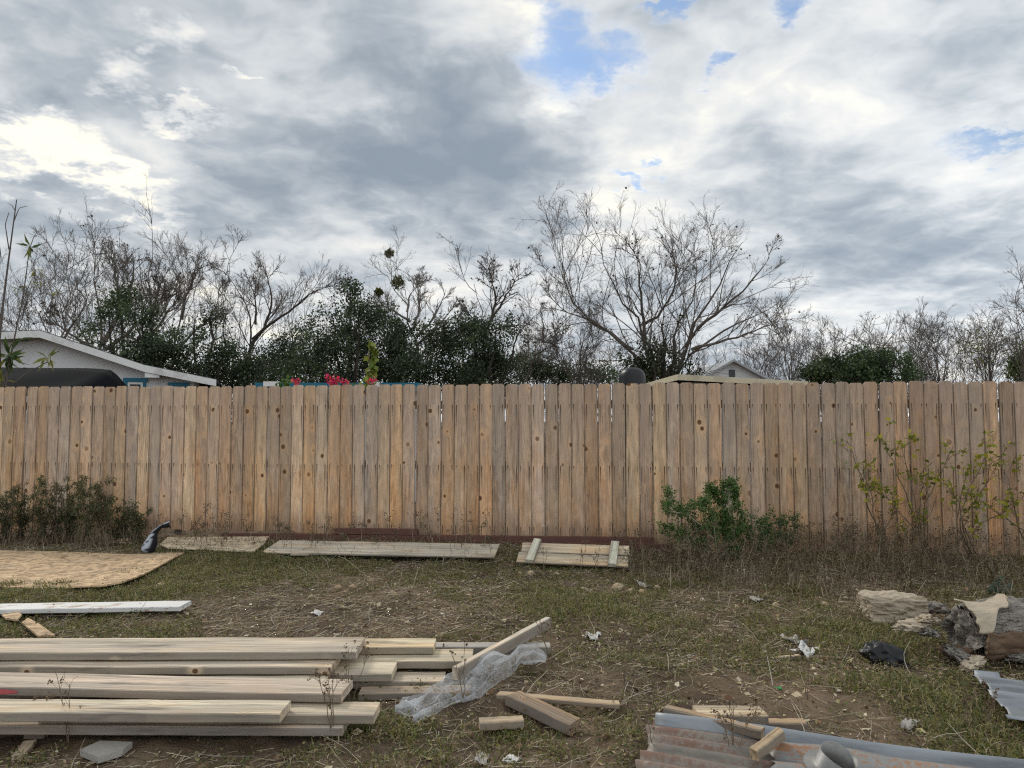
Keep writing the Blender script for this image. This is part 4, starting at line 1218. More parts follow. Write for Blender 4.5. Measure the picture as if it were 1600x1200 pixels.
board('lumber_board', 'short end of a board showing below the second board', (250, 1054), (612, 1053), 0.113, 0.17, col=tint(6), seed=6, group=LG)
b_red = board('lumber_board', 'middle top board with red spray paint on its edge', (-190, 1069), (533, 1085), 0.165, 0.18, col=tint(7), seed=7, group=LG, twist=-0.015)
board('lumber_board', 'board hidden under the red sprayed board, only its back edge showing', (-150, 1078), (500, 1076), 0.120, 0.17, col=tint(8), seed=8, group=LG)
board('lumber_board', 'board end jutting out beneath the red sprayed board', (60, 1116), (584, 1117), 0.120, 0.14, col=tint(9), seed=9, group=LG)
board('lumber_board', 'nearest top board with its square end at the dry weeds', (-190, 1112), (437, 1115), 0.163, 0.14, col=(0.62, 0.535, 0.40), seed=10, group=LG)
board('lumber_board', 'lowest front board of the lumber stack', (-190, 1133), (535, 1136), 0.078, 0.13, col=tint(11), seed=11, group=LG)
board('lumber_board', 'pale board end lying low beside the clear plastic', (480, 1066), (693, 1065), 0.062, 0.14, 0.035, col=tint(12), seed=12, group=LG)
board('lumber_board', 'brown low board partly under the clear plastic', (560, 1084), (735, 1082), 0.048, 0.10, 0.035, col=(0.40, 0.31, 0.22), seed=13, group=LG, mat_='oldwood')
for i, px in enumerate((60, 420)):
    a = ongr(px, 1150, 0.0)
    o = link('support_block', board_me('support_block', 1.0, 0.09, 0.07, 90 + i), M['oldwood'], mw=Matrix.Translation((a.x, a.y + 0.50, 0.0)) @ Matrix.Rotation(R(88), 4, 'Z'))
    o.color = (0.25, 0.2, 0.15, 1)
    tag(o, ('dark support timber under the far end of the lumber stack', 'dark support timber under the lumber stack near its square board ends')[i], 'timber')
# red spray paint: a thin coat on the edge of that board
bm = bmesh.new()
bpy.context.view_layer.update()
P0 = b_red.matrix_world.inverted() @ ongr(-40, 1078, 0.14)
P1 = b_red.matrix_world.inverted() @ ongr(34, 1080, 0.14)
nn = 12
rr = random.Random(3)
vt, vb = [], []
for i in range(nn):
    x = P0.x + (P1.x - P0.x) * i / (nn - 1)
    f = 1.0 - (i / (nn - 1)) ** 3 * 0.7
    vt.append(bm.verts.new((x, -0.0935, 0.014 * f))); vb.append(bm.verts.new((x, -0.0935, -0.015 * f)))
for i in range(nn - 1):
    bm.faces.new((vb[i], vb[i + 1], vt[i + 1], vt[i]))
m, t, b = mat('red_spray_paint')
t.put(b.inputs['Base Color'], t.mix(t.noise(t.new('ShaderNodeTexCoord').outputs['Object'], 60.0, 4.0), (0.42, 0.03, 0.06), (0.55, 0.16, 0.15)))
b.inputs['Roughness'].default_value = 0.7
M['red'] = m
link('paint_mark', from_bm('paint_mark', bm), M['red'], b_red)
def stick(name, label, A, B, w_, t_, col=PALE, mat_='oldwood', seed=0, cat='wood scrap', group=None, rag=0.004, roll=0.0):
    X, Yv_, Z = frame(Vector(A), Vector(B))
    mw = Matrix.Translation((Vector(A) + Vector(B)) / 2) @ Matrix((X, Yv_, Z)).transposed().to_4x4() @ Matrix.Rotation(roll, 4, 'X')
    o = link(name, board_me(name, (Vector(B) - Vector(A)).length, w_, t_, seed, rag=rag), M[mat_], mw=mw)
    o.color = (*col, 1)
    return tag(o, label, cat, group)
SG = 'wood scraps on the ground'
stick('wood_stick', 'stick laid across the board ends with one end raised beside the plastic', ongr(712, 1052, 0.128), ongr(857, 972, 0.135), 0.038, 0.062, (0.58, 0.50, 0.40), 'lumber', 20, 'stick')
board('wood_scrap', 'long thin pale strip lying below the plastic', (776, 1085), (967, 1101), 0.055, 0.05, 0.022, (0.55, 0.42, 0.27), 'oldwood', 21, 'wood scrap', SG, rag=0.006)
stick('wood_scrap', 'weathered brown timber angled under the thin pale strip', ongr(800, 1090, 0.045), ongr(898, 1136, 0.03), 0.085, 0.05, (0.34, 0.235, 0.15), 'oldwood', 22, 'wood scrap', SG, rag=0.012)
board('wood_scrap', 'short pale block in the weeds near the brown timber', (750, 1130), (819, 1126), 0.045, 0.06, 0.035, (0.50, 0.39, 0.26), 'oldwood', 23, 'wood scrap', SG)
board('wood_scrap', 'pale board lying beyond the rusty corrugated sheet', (1090, 1117), (1200, 1119), 0.115, 0.11, 0.045, (0.55, 0.44, 0.30), 'oldwood', 24, 'wood scrap', SG, rag=0.006)
board('wood_scrap', 'thin brown batten under the pale board beyond the rusty sheet', (1150, 1131), (1262, 1131), 0.055, 0.06, 0.03, (0.40, 0.29, 0.18), 'oldwood', 25, 'wood scrap', SG)
stick('wood_stick', 'rounded brown batten lying along the edge of the rusty corrugated sheet', ongr(1040, 1110, 0.12), ongr(1192, 1146, 0.12), 0.045, 0.035, (0.42, 0.31, 0.20), 'oldwood', 26, 'stick')
for i, (l, r, z_, w_, lab) in enumerate([((40, 1178), (58, 1155), 0.02, 0.05, 'broken pale wood chip in front of the lumber stack near the frame edge'),
                                     ((455, 866), (482, 866), 0.07, 0.05, 'pale stub of wood at the foot of the long pale sheathing')]):
    board('wood_scrap', lab, l, r, z_, w_, 0.018, (0.50, 0.40, 0.28), 'oldwood', 30 + i, 'wood scrap', SG, rag=0.008)

def sheet(name, label, cat, pts, mat_, th, zf, group=None, seed=0, sub=10, tone=None):
    """flat board with an irregular outline given by photo points; zf(x, y) is its upper surface"""
    W = [ongr(px, py, z) for px, py, z in pts]
    cx = sum(p.x for p in W) / len(W); cy = sum(p.y for p in W) / len(W)
    bm = bmesh.new()
    vs_ = [bm.verts.new((p.x - cx, p.y - cy, 0)) for p in W]
    f = bm.faces.new(vs_)
    if f.normal.z < 0: bmesh.ops.reverse_faces(bm, faces=[f])
    bmesh.ops.triangulate(bm, faces=bm.faces[:])
    for _ in range(sub):
        ed = [e for e in bm.edges if e.calc_length() > 0.16]
        if not ed: break
        bmesh.ops.subdivide_edges(bm, edges=ed, cuts=1)
        bmesh.ops.triangulate(bm, faces=bm.faces[:])
    for v in bm.verts:
        v.co.z = zf(v.co.x + cx, v.co.y + cy)
    z0_ = sum(v.co.z for v in bm.verts) / len(bm.verts)
    for v in bm.verts: v.co.z -= z0_
    bmesh.ops.recalc_face_normals(bm, faces=bm.faces)
    ups = sum(1 for f in bm.faces if f.normal.z > 0)
    if ups * 2 < len(bm.faces): bmesh.ops.reverse_faces(bm, faces=bm.faces[:])
    o = link(name, from_bm(name, bm), M[mat_], loc=(cx, cy, z0_))
    md = o.modifiers.new('thick', 'SOLIDIFY'); md.thickness = th; md.offset = -1
    if tone: o.color = (*tone, 1)
    return tag(o, label, cat, group)
z_osb = 0.055
sheet('strand_board_sheet', 'large tan strand board sheet lying flat in front of the weeds', 'board', [
    (-260, 858, z_osb), (0, 861, z_osb), (120, 861, z_osb), (288, 866, z_osb), (262, 880, z_osb), (224, 899, z_osb), (190, 913, z_osb), (160, 919, z_osb), (90, 918, z_osb), (0, 914, z_osb), (-300, 905, z_osb)],
    'osb', 0.012, lambda x, y: z_osb + 0.012 * math.sin(x * 2.1) + 0.02 * float(sst(-3.7, -3.2, x)) + 0.006 * math.sin(y * 5))
sheet('strand_board_scrap', 'small tan strand board scrap below the white board end', 'board scrap', [(2, 957, .04), (24, 951, .04), (34, 962, .04), (27, 972, .04), (8, 966, .04)], 'osb', 0.012, lambda x, y: 0.045 + 0.1 * (x + 3.3))
sheet('strand_board_scrap', 'pointed tan strand board scrap in the grass behind the lumber stack', 'board scrap', [(34, 972, .03), (44, 965, .03), (62, 975, .03), (86, 992, .03), (60, 993, .03), (50, 985, .03)], 'osb', 0.012, lambda x, y: 0.03)
sheet('plywood_scrap', 'thin pale offcut lying under the tall weeds by the fence', 'board scrap', [(174, 846, .06), (196, 840, .06), (214, 842, .06), (211, 848, .06)], 'ply', 0.012, lambda x, y: 0.06)
sheet('sheathing_strip', 'mottled pale sheathing strip at the foot of the fence beside the torn plastic', 'board', [
    (250, 850, .085), (262, 839, .085), (420, 838, .085), (412, 850, .085), (396, 861, .085), (330, 858, .085), (262, 855, .085)], 'ply', 0.014, lambda x, y: 0.085)
board('sheathing_board', 'long smooth pale board lying along the foot of the fence under the rusty tubes', (408, 859), (772, 866), 0.10, 0.42, 0.018, (0.60, 0.53, 0.42), 'lumber', 41, 'board', roll=0.11)
board('white_board', 'white painted plank with peeling paint lying in green grass', (-160, 955), (281, 948), 0.06, 0.17, 0.032, (0.7, 0.7, 0.7), 'white_paint', 42, 'plank', rag=0.018)
sheet('concrete_fragment', 'flat pale concrete fragment in front of the lumber stack', 'fragment', [(125, 1173, .03), (156, 1159, .03), (207, 1161, .03), (192, 1173, .03), (153, 1185, .03)], 'grey_stone', 0.025, lambda x, y: 0.035)
# panel of two boards with two cleats
pn = empty('cleated_panel', tuple(ongr(890, 882, 0.0)), 'small pale wooden panel with two cleats leaning at the foot of the fence', 'panel')
bpy.context.view_layer.update()
pi = pn.matrix_world.inverted()
def panel_part(name, a, b, cdn, t_, lift, seed, col):
    """a, b: upper ends; cdn: lower end below a; world points"""
    X = (b - a).normalized()
    dn = (cdn - a)
    wv = dn - X * dn.dot(X)
    w_ = wv.length
    Yv_ = -wv.normalized()
    Z = X.cross(Yv_)
    c = (a + b) / 2 + wv / 2 + Z * (lift - t_ / 2)
    o = link(name, board_me(name, (b - a).length, w_, t_, seed, rag=0.004), M['lumber'], pn)
    o.matrix_local = pi @ (Matrix.Translation(c) @ Matrix((X, Yv_, Z)).transposed().to_4x4())
    o.color = (*col, 1)
UL, UR, DL, DR = ongr(817, 847, 0.185), ongr(983, 852.5, 0.175), ongr(804, 877, 0.055), ongr(980, 886, 0.045)
mL, mR = UL.lerp(DL, 0.5), UR.lerp(DR, 0.5)
panel_part('board', UL, UR, UL.lerp(DL, 0.49), 0.02, 0.0, 51, (0.56, 0.45, 0.31))
panel_part('board', UL.lerp(DL, 0.505), UR.lerp(DR, 0.505), DL, 0.02, -0.002, 52, (0.58, 0.47, 0.33))
def cleat(u, seed):
    a = UL.lerp(UR, u); d_ = DL.lerp(DR, u)
    out = (a - d_).normalized()
    panel_part('cleat', a + out * 0.02, d_ - out * 0.01, a + out * 0.02 + (UR - UL).normalized() * 0.075, 0.035, 0.036, seed, (0.60, 0.57, 0.44))
def cleat2(u, seed):
    a = UL.lerp(UR, u); d_ = DL.lerp(DR, u)
    out = (a - d_).normalized()
    nrm = (UR - UL).cross(out).normalized()
    if nrm.z < 0: nrm = -nrm
    X = out; Yv_ = nrm.cross(X)
    c = (a + d_) / 2 + nrm * 0.019
    o = link('cleat', board_me('cleat', (a - d_).length + 0.03, 0.075, 0.035, seed), M['lumber'], pn)
    o.matrix_local = pi @ (Matrix.Translation(c) @ Matrix((X, Yv_, nrm)).transposed().to_4x4())
    o.color = (0.62, 0.60, 0.47, 1)
cleat2(0.14, 53); cleat2(0.87, 54)

# rusty steel tubes along the fence foot
def steel_tube(label, pxl, pxr, off, zt, s, seed, zt2=None):
    xl, xr = atd(pxl, 840, fence_y(0)).x, atd(pxr, 840, fence_y(0)).x
    A = Vector((xl, fence_y(xl) - off, zt - s / 2)); B = Vector((xr, fence_y(xr) - off, (zt2 or zt) - s / 2))
    X, Yv_, Z = frame(A, B)
    Lt = (B - A).length
    h_, w_ = s / 2, 0.003
    bm = bmesh.new()
    out = [(-h_, -h_), (h_, -h_), (h_, h_), (-h_, h_)]
    inn = [(-h_ + w_ * 1.5, -h_ + w_ * 1.5), (h_ - w_ * 1.5, -h_ + w_ * 1.5), (h_ - w_ * 1.5, h_ - w_ * 1.5), (-h_ + w_ * 1.5, h_ - w_ * 1.5)]
    r_ = [[bm.verts.new((x, y, z)) for y, z in prof_] for x in (-Lt / 2, Lt / 2) for prof_ in (out, inn)]
    for j in range(4):
        k = (j + 1) % 4
        bm.faces.new((r_[0][j], r_[0][k], r_[2][k], r_[2][j]))
        bm.faces.new((r_[1][k], r_[1][j], r_[3][j], r_[3][k]))
        bm.faces.new((r_[0][k], r_[0][j], r_[1][j], r_[1][k]))
        bm.faces.new((r_[2][j], r_[2][k], r_[3][k], r_[3][j]))
    bmesh.ops.recalc_face_normals(bm, faces=bm.faces)
    mw = Matrix.Translation((A + B) / 2) @ Matrix((X, Yv_, Z)).transposed().to_4x4()
    o = link('steel_tube', from_bm('steel_tube', bm), M['rust'], mw=mw)
    tag(o, label, 'tube', 'rusty square tubes at the fence foot')
steel_tube('long rust red square tube lying along the foot of the fence', 330, 1015, 0.07, 0.096, 0.066, 1, 0.137)
steel_tube('short rust red square tube resting on the long one', 518, 652, 0.065, 0.172, 0.058, 2, 0.178)
steel_tube('rust red tube lying low behind the cleated panel', 735, 1040, 0.16, 0.085, 0.05, 3)

# ------------------------------------------------------------------ sheet metal
def corrugated(name, label, P, ux, Lc, Wc, mat_, z, pitch=0.068, amp=0.009, tilt=0.0, seed=0, curl=0.0, outline=None, sagx=0.0):
    """P: far left corner; ux: direction of the ridges in plan; width runs towards the camera"""
    ux = Vector((*ux, 0)).normalized()
    vx = Vector((ux.y, -ux.x, 0))
    nu, nv = 40, int(Wc / pitch * 9)
    rng = np.random.default_rng(seed)
    V = []
    for j in range(nv + 1):
        v_ = j / nv * Wc
        for i in range(nu + 1):
            u_ = i / nu * Lc
            h = amp * math.cos(2 * math.pi * v_ / pitch) + tilt * v_ + sagx * math.sin(u_ * 2.3 + seed) + 0.006 * math.sin(u_ * 5.1 + v_ * 4) - curl * math.exp(-u_ / 0.10)
            e = 0.012 * math.sin(v_ * 23 + seed) + 0.006 * math.sin(v_ * 61) if i == 0 else 0
            V.append((u_ + e, -v_, h))
    I = np.arange((nu + 1) * (nv + 1)).reshape(nv + 1, nu + 1)
    Q = np.stack([I[:-1, :-1], I[1:, :-1], I[1:, 1:], I[:-1, 1:]], -1).reshape(-1, 4)
    if outline is not None:
        Va = np.array(V)
        ctr = Va[Q].mean(1)
        keep = np.array([not outline(c[0], -c[1]) for c in ctr])
        Q = Q[keep]
    o = link(name, mesh_np(name, V, Q, smooth=True), M[mat_])
    o.matrix_world = Matrix.Translation((P.x, P.y, z)) @ Matrix.Rotation(math.atan2(ux.y, ux.x), 4, 'Z')
    md = o.modifiers.new('thick', 'SOLIDIFY'); md.thickness = 0.002
    return tag(o, label, 'metal sheet', 'discarded corrugated sheets')
PA = ongr(1020, 1121, 0.10)
corrugated('corrugated_sheet', 'rusty corrugated sheet lying under a short wood offcut', PA, (0.948, -0.319), 1.9, 0.60, 'galv_rust', 0.085, pitch=0.075, amp=0.014, tilt=-0.03, seed=3, sagx=0.004)
ridge_dir = Vector((0.948, -0.319, 0)); ridge_dir.normalize()
PB = PA + ridge_dir * 0.02 + Vector((0, 0.01, 0))
corrugated('ridge_cap', 'blue grey galvanised strip running along the far edge of the rusty sheet', PB, (0.948, -0.319), 1.85, 0.075, 'galv', 0.112, pitch=0.075, amp=-0.021, seed=5)
PC = ongr(1205, 1157, 0.12)
flue = empty('flue_sheet', (PC.x, PC.y, 0.108), 'part rusted roof sheet with a round flue collar at the lower edge of view', 'metal sheet')
flue.rotation_euler = (0, 0, math.atan2(-0.319, 0.948))
nu, nv = 72, 60
V = [(i / nu * 1.2 + (0.01 * math.sin(j * .7) if i == 0 else 0), -j / nv * 0.55, 0.012 * math.cos(2 * math.pi * j / nv * 0.55 / 0.19) + 0.012 * math.exp(-((i / nu * 1.2 - .22) ** 2) / .02)) for j in range(nv + 1) for i in range(nu + 1)]
I = np.arange((nu + 1) * (nv + 1)).reshape(nv + 1, nu + 1)
bpy.context.view_layer.update()
hb = flue.matrix_world.inverted() @ (ongr(1312, 1180, 0.175) - Vector((0.22, -0.30, 1.0)).normalized() * 0.065)
Qp = np.stack([I[:-1, :-1], I[1:, :-1], I[1:, 1:], I[:-1, 1:]], -1).reshape(-1, 4)
ctr = np.array(V)[Qp].mean(1)
Qp = Qp[np.hypot(ctr[:, 0] - hb.x, ctr[:, 1] - hb.y) > 0.058]          # the hole the flue went through
o = link('panel', mesh_np('panel', V, Qp, smooth=True), M['galv_part'], flue)
md = o.modifiers.new('thick', 'SOLIDIFY'); md.thickness = 0.002
bpy.context.view_layer.update()
rim_c = ongr(1312, 1180, 0.175)
ax_ = Vector((0.22, -0.30, 1.0)).normalized()
e1 = ax_.cross(Vector((0, 1, 0))).normalized(); e2 = ax_.cross(e1)
fi = flue.matrix_world.inverted()
S = 36
V, Q = [], []
pr = [(0.100, -0.068), (0.080, -0.058), (0.066, -0.05), (0.064, 0.0), (0.0615, 0.0), (0.0615, -0.075)]
for r_, z in pr:
    for k in range(S):
        an = 2 * math.pi * k / S
        V.append(tuple(fi @ (rim_c + ax_ * (z + 0.003 * math.sin(3 * an)) + e1 * (r_ * math.cos(an)) + e2 * (r_ * math.sin(an)))))
for i in range(len(pr) - 1):
    for k in range(S):
        Q.append((i * S + k, i * S + (k + 1) % S, (i + 1) * S + (k + 1) % S, (i + 1) * S + k))
link('flue_collar', mesh_np('flue_collar', V, Q, smooth=True), M['galv_dull'], flue)
stick('wood_offcut', 'short wood offcut lying across the rusty corrugated sheet', ongr(1220, 1146, 0.155), ongr(1178, 1179, 0.125), 0.036, 0.04, (0.45, 0.34, 0.21), 'oldwood', 27, 'offcut')
PD = ongr(1519, 1049, 0.07)
corrugated('corrugated_sheet', 'torn pale galvanised corrugated sheet beside the rotten log', PD, (0.90, -0.33), 1.5, 0.62, 'galv', 0.066, pitch=0.10, amp=0.010, seed=9, curl=0.0,
           outline=lambda u, v: (u > 0.11 and v < 0.055) or (u > 0.15 and v < 0.11 + 0.015 * math.sin(u * 30)), sagx=0.006)

# ------------------------------------------------------------------ clear plastic sheeting
up_e = [(617, 1112, .02), (629, 1094, .05), (656, 1091, .07), (692, 1058, .10), (736, 1038, .13), (772, 1022, .15), (797, 1024, .14), (816, 1010, .15), (836, 1011, .13), (855, 1029, .08)]
lo_e = [(618, 1116, .01), (642, 1131, .015), (682, 1120, .015), (702, 1109, .015), (740, 1093, .015), (760, 1081, .02), (806, 1051, .03), (812, 1041, .05), (832, 1040, .04), (849, 1037, .03)]
nu, nv = 150, 44
U = resample([ongr(*p) for p in up_e], nu); Lo = resample([ongr(*p) for p in lo_e], nu)
V = np.zeros((nv, nu, 3))
for j in range(nv):
    v_ = j / (nv - 1)
    V[j] = U * (1 - v_) + Lo * v_
    u_ = np.linspace(0, 1, nu)
    V[j, :, 2] += 0.035 * math.sin(math.pi * v_) * (0.5 + np.sin(u_ * 9 + 2)) * 0.6 + 0.012 * np.sin(u_ * 31 + v_ * 9) * math.sin(math.pi * v_) + 0.012 * np.sin(v_ * 22 + u_ * 14)
V[..., 2] = np.maximum(V[..., 2], gh(V[..., 0], V[..., 1]) + 0.008)
V[..., 2] += 0.006 * (vnoise(V * 28, 4) - 0.5) + 0.024 * (0.5 - np.abs(vnoise(V * np.array((4, 10, 5)), 14) - 0.5) * 2) + 0.006 * (0.5 - np.abs(vnoise(V * np.array((12, 26, 9)), 15) - 0.5) * 2)
V[..., 2] = np.maximum(V[..., 2], gh(V[..., 0], V[..., 1]) + 0.006)
org = V.reshape(-1, 3).mean(0)
I = np.arange(nu * nv).reshape(nv, nu)
o = link('plastic_sheeting', mesh_np('plastic_sheeting', V.reshape(-1, 3) - org, np.stack([I[:-1, :-1], I[1:, :-1], I[1:, 1:], I[:-1, 1:]], -1).reshape(-1, 4), smooth=True), M['film'], loc=tuple(org))
tag(o, 'crumpled clear plastic sheeting draped off the end of the lumber stack', 'plastic sheet')

# torn plastic strip curling up by the strand board
a = ongr(233, 862, 0.05)
path = resample([a + Vector(p) for p in [(-0.03, 0, 0.0), (0.0, 0.02, 0.08), (0.02, 0.04, 0.17), (0.08, 0.05, 0.235), (0.17, 0.06, 0.26)]], 16)
V, cl_ = [], []
for i, p in enumerate(path):
    u_ = i / 15
    w_ = 0.045 + 0.025 * math.sin(u_ * 5 + 1)
    tg = path[min(i + 1, 15)] - path[max(i - 1, 0)]
    tg = tg / np.linalg.norm(tg)
    sd = np.cross(tg, (0, -1, 0)); sd /= np.linalg.norm(sd)
    for j in range(7):
        an = (j / 6 - 0.5) * 2.6
        V.append(p + sd * w_ * math.sin(an) + np.array((0, -1, 0)) * w_ * 0.8 * (math.cos(an) - 0.5))
        cl_.append((0.42, 0.45, 0.50) if (j < 2 or (u_ < 0.5 and j < 4)) and (i * 7 + j) % 5 else (0.015, 0.015, 0.018))
I = np.arange(16 * 7).reshape(16, 7)
o = link('plastic_strip', mesh_np('plastic_strip', np.array(V) - np.array(a), np.stack([I[:-1, :-1], I[:-1, 1:], I[1:, 1:], I[1:, :-1]], -1).reshape(-1, 4), col=np.array(cl_), smooth=True), M['litter'], loc=tuple(a))
md = o.modifiers.new('thick', 'SOLIDIFY'); md.thickness = 0.003
tag(o, 'torn black and white plastic strip curling up at the strand board corner', 'plastic scrap')

# ------------------------------------------------------------------ rotten log, chunk, bag, rubbish
def lump_me(name, rx, ry, rz, seed, rough=0.25, freq=2.2, res=3, flat=None, fold=0.0):
    bm = bmesh.new()
    bmesh.ops.create_icosphere(bm, subdivisions=res, radius=1.0)
    P_ = np.array([v.co[:] for v in bm.verts])
    n = vnoise(P_ * freq + seed * 3.7, seed) - 0.5
    n_ = vnoise(P_ * freq * 2.7 + seed, seed + 9) - 0.5
    f = 1 + rough * 2 * n + rough * n_
    if fold: f += fold * (np.abs(vnoise(P_ * freq * 2.2 + 8, seed + 2) - 0.5) * 2 - 0.4)
    P_ = P_ * f[:, None] * np.array((rx, ry, rz))
    if flat is not None: P_[:, 2] = np.minimum(P_[:, 2], flat + 0.02 * (vnoise(P_ * 14, seed) - 0.5))
    P_[:, 2] = np.maximum(P_[:, 2], -rz * 0.6)
    for v, p in zip(bm.verts, P_): v.co = p
    return from_bm(name, bm, smooth=True)
lg_ = empty('rotten_log', (2.60, 4.10, 0), 'rotten grey barked log with a peeling pale slab on top', 'log', rz=R(5))
nu, nv = 90, 130
ux_ = np.linspace(0, 1, nu)[:, None]; an_ = (np.arange(nv) * 2 * math.pi / nv)[None, :]
X_ = np.broadcast_to(-0.05 + 1.25 * ux_, (nu, nv)); CA = np.broadcast_to(np.cos(an_), (nu, nv)); SA = np.broadcast_to(np.sin(an_), (nu, nv))
q_ = lambda fx, fr, sd: vnoise(np.stack([X_ * fx + 7, CA * fr + 9, SA * fr + 5], -1), sd) - 0.5
low, fur, fin, brk = q_(2.5, 1.6, 3), q_(5.0, 7.0, 8), q_(22, 19, 12), q_(9, 4.5, 15)
rr_ = 0.15 * (1 + 0.30 * low) + 0.034 * fur + 0.016 * fin + 0.03 * np.where(brk > 0.12, 1, 0) * 0.5
rr_ = rr_ * (0.80 + 0.20 * np.minimum(1, ux_ * 6))
V = np.stack([X_ + 0.10 * low * np.maximum(0, 1 - ux_ * 5), rr_ * 1.1 * CA, 0.145 + rr_ * SA], -1)
I = np.arange(nu * nv).reshape(nu, nv)
J = np.roll(I, -1, 1)
link('bark', mesh_np('bark', V.reshape(-1, 3), np.stack([I[:-1], J[:-1], J[1:], I[1:]], -1).reshape(-1, 4), smooth=True), M['log_bark'], lg_)
def rough_disc(name, rad, z, x0, seed, bulge):
    S_, Rn = 64, 12
    V, Q = [], []
    for i in range(Rn + 1):
        for k in range(S_):
            an = 2 * math.pi * k / S_
            r_ = rad * i / Rn * (1 + 0.12 * (float(vnoise(np.array([[math.cos(an) * 2, math.sin(an) * 2, seed]]), seed)[0]) - 0.5))
            p = np.array([[r_ * math.cos(an) * 28, r_ * math.sin(an) * 28, seed * 1.0]])
            V.append((x0 + bulge * (float(vnoise(p, seed)[0]) - 0.5) - 0.5 * bulge * (float(vnoise(p * 2.3, seed + 1)[0])), r_ * 1.1 * math.cos(an), z + r_ * math.sin(an)))
    for i in range(Rn):
        for k in range(S_):
            Q.append((i * S_ + k, i * S_ + (k + 1) % S_, (i + 1) * S_ + (k + 1) % S_, (i + 1) * S_ + k))
    return mesh_np(name, V, Q, smooth=True)
link('log_end', rough_disc('log_end', 0.125, 0.145, -0.02, 4, 0.06), M['log_bark'], lg_)
def log_patch(name, x0, x1, a0, a1, rad, mat_, th, seed, taper=0.0, lift=0.0):
    V = []
    nu, nv = 40, 26
    for i in range(nu):
        u_ = i / (nu - 1)
        for j in range(nv):
            v_ = j / (nv - 1)
            e_ = 0.035 * (float(vnoise(np.array([[v_ * 9, seed * 1.0, 0.5]]), seed)[0]) - 0.5) * (abs(u_ - 0.5) * 2) ** 3
            hi_ = a1 if name != 'peeled_slab' else a1 - 72 * u_ ** 1.4 + 9 * math.sin(u_ * 9)
            an = R(a0 + (hi_ - a0) * v_ + 7 * (float(vnoise(np.array([[u_ * 8, seed * 2.0, v_ * 1.5]]), seed + 3)[0]) - 0.5))
            x = x0 + (x1 - x0) * u_ + e_
            n_ = float(vnoise(np.array([[x * 22, an * 9, seed * 1.0]]), seed + 1)[0]) - 0.5
            r_ = rad + lift * u_ ** 2.5 + (0.016 if name != 'peeled_slab' else 0.008) * n_ - (0.03 * math.sin(math.pi * u_) * (1 - v_) if name == 'peeled_slab' else 0)
            V.append((x, r_ * 1.1 * math.cos(an), 0.145 + r_ * math.sin(an)))
    I = np.arange(nu * nv).reshape(nu, nv)
    o = link(name, mesh_np(name, V, np.stack([I[:-1, :-1], I[:-1, 1:], I[1:, 1:], I[1:, :-1]], -1).reshape(-1, 4), smooth=True), M[mat_], lg_)
    md = o.modifiers.new('thick', 'SOLIDIFY'); md.thickness = th; md.offset = 0
log_patch('rotten_core', -0.03, 0.20, 168, 235, 0.166, 'log_core', 0.02, 41)
log_patch('peeled_slab', -0.07, 0.21, 84, 166, 0.172, 'log_pale', 0.010, 43, taper=0.0, lift=0.02)
for i, (x, y, z, s_, mt_) in enumerate([(-0.30, 0.05, 0.16, 0.06, 'log_pale'), (-0.24, 0.0, 0.13, 0.055, 'log_bark'), (-0.16, -0.12, 0.05, 0.05, 'log_bark'), (0.16, -0.18, 0.04, 0.05, 'log_bark'), (-0.14, -0.20, 0.03, 0.045, 'log_pale'), (-0.22, 0.06, 0.19, 0.05, 'log_pale'), (-0.10, -0.05, 0.03, 0.06, 'log_core')]):
    o = link('bark_flake', lump_me('bark_flake', s_ * 1.7, s_ * 0.9, s_ * 0.5, 20 + i, 0.5, 4.0, 4, fold=0.3), M[mt_], lg_)
    o.location = (x, y, z); o.rotation_euler = (0, 0.3 * math.sin(i * 2.1), i * 0.9)
a = ongr(1408, 975, 0.0)
ch = empty('wood_chunk', (a.x, a.y + 0.08, 0), 'blocky pale chunk of split wood lying next to the rotten log', 'wood chunk', rz=R(-4))
bm = bmesh.new()
bmesh.ops.create_cube(bm, size=2.0)
bmesh.ops.subdivide_edges(bm, edges=bm.edges[:], cuts=22, use_grid_fill=True)
P_ = np.array([v.co[:] for v in bm.verts])
P_ /= (np.abs(P_) ** 12).sum(1, keepdims=True) ** (1 / 12.0)
W_ = P_ * np.array((0.185, 0.095, 0.085))
W_[:, 0] += -0.03 * P_[:, 2] * (P_[:, 0] < 0) * 0.9 + 0.0
W_[:, 2] *= 1 - 0.22 * np.clip(P_[:, 0], 0, 1) ** 2
W_[:, 2] += 0.085 + 0.014 * (vnoise(P_ * 1.7 + 4, 3) - 0.5) * 2
nz = vnoise(W_ * (14, 30, 45), 5) - 0.5
nz2 = vnoise(W_ * (30, 70, 120) + 3, 6) - 0.5
W_ += P_ * (0.028 * nz + 0.016 * nz2 + 0.02 * np.round(3 * vnoise(W_ * (9, 12, 8) + 2, 9)) / 3 - 0.01)[:, None]
for v, p in zip(bm.verts, W_): v.co = p
link('split_wood', from_bm('split_wood', bm), M['log_pale'], ch)
o = link('bark_flake', lump_me('bark_flake', 0.10, 0.06, 0.04, 31, 0.5, 4, 4, fold=0.3), M['log_bark'], ch); o.location = (0.23, 0.0, 0.08)
a = ongr(1390, 1046, 0.0)
o = link('plastic_bag', lump_me('plastic_bag', 0.11, 0.065, 0.07, 12, 0.30, 1.8, 4, fold=0.28), M['black_plastic'], loc=(a.x, a.y + 0.06, 0.05))
o.rotation_euler = (0, R(12), R(-20))
tag(o, 'crumpled black plastic bag on the ground before the rotten log', 'plastic bag')
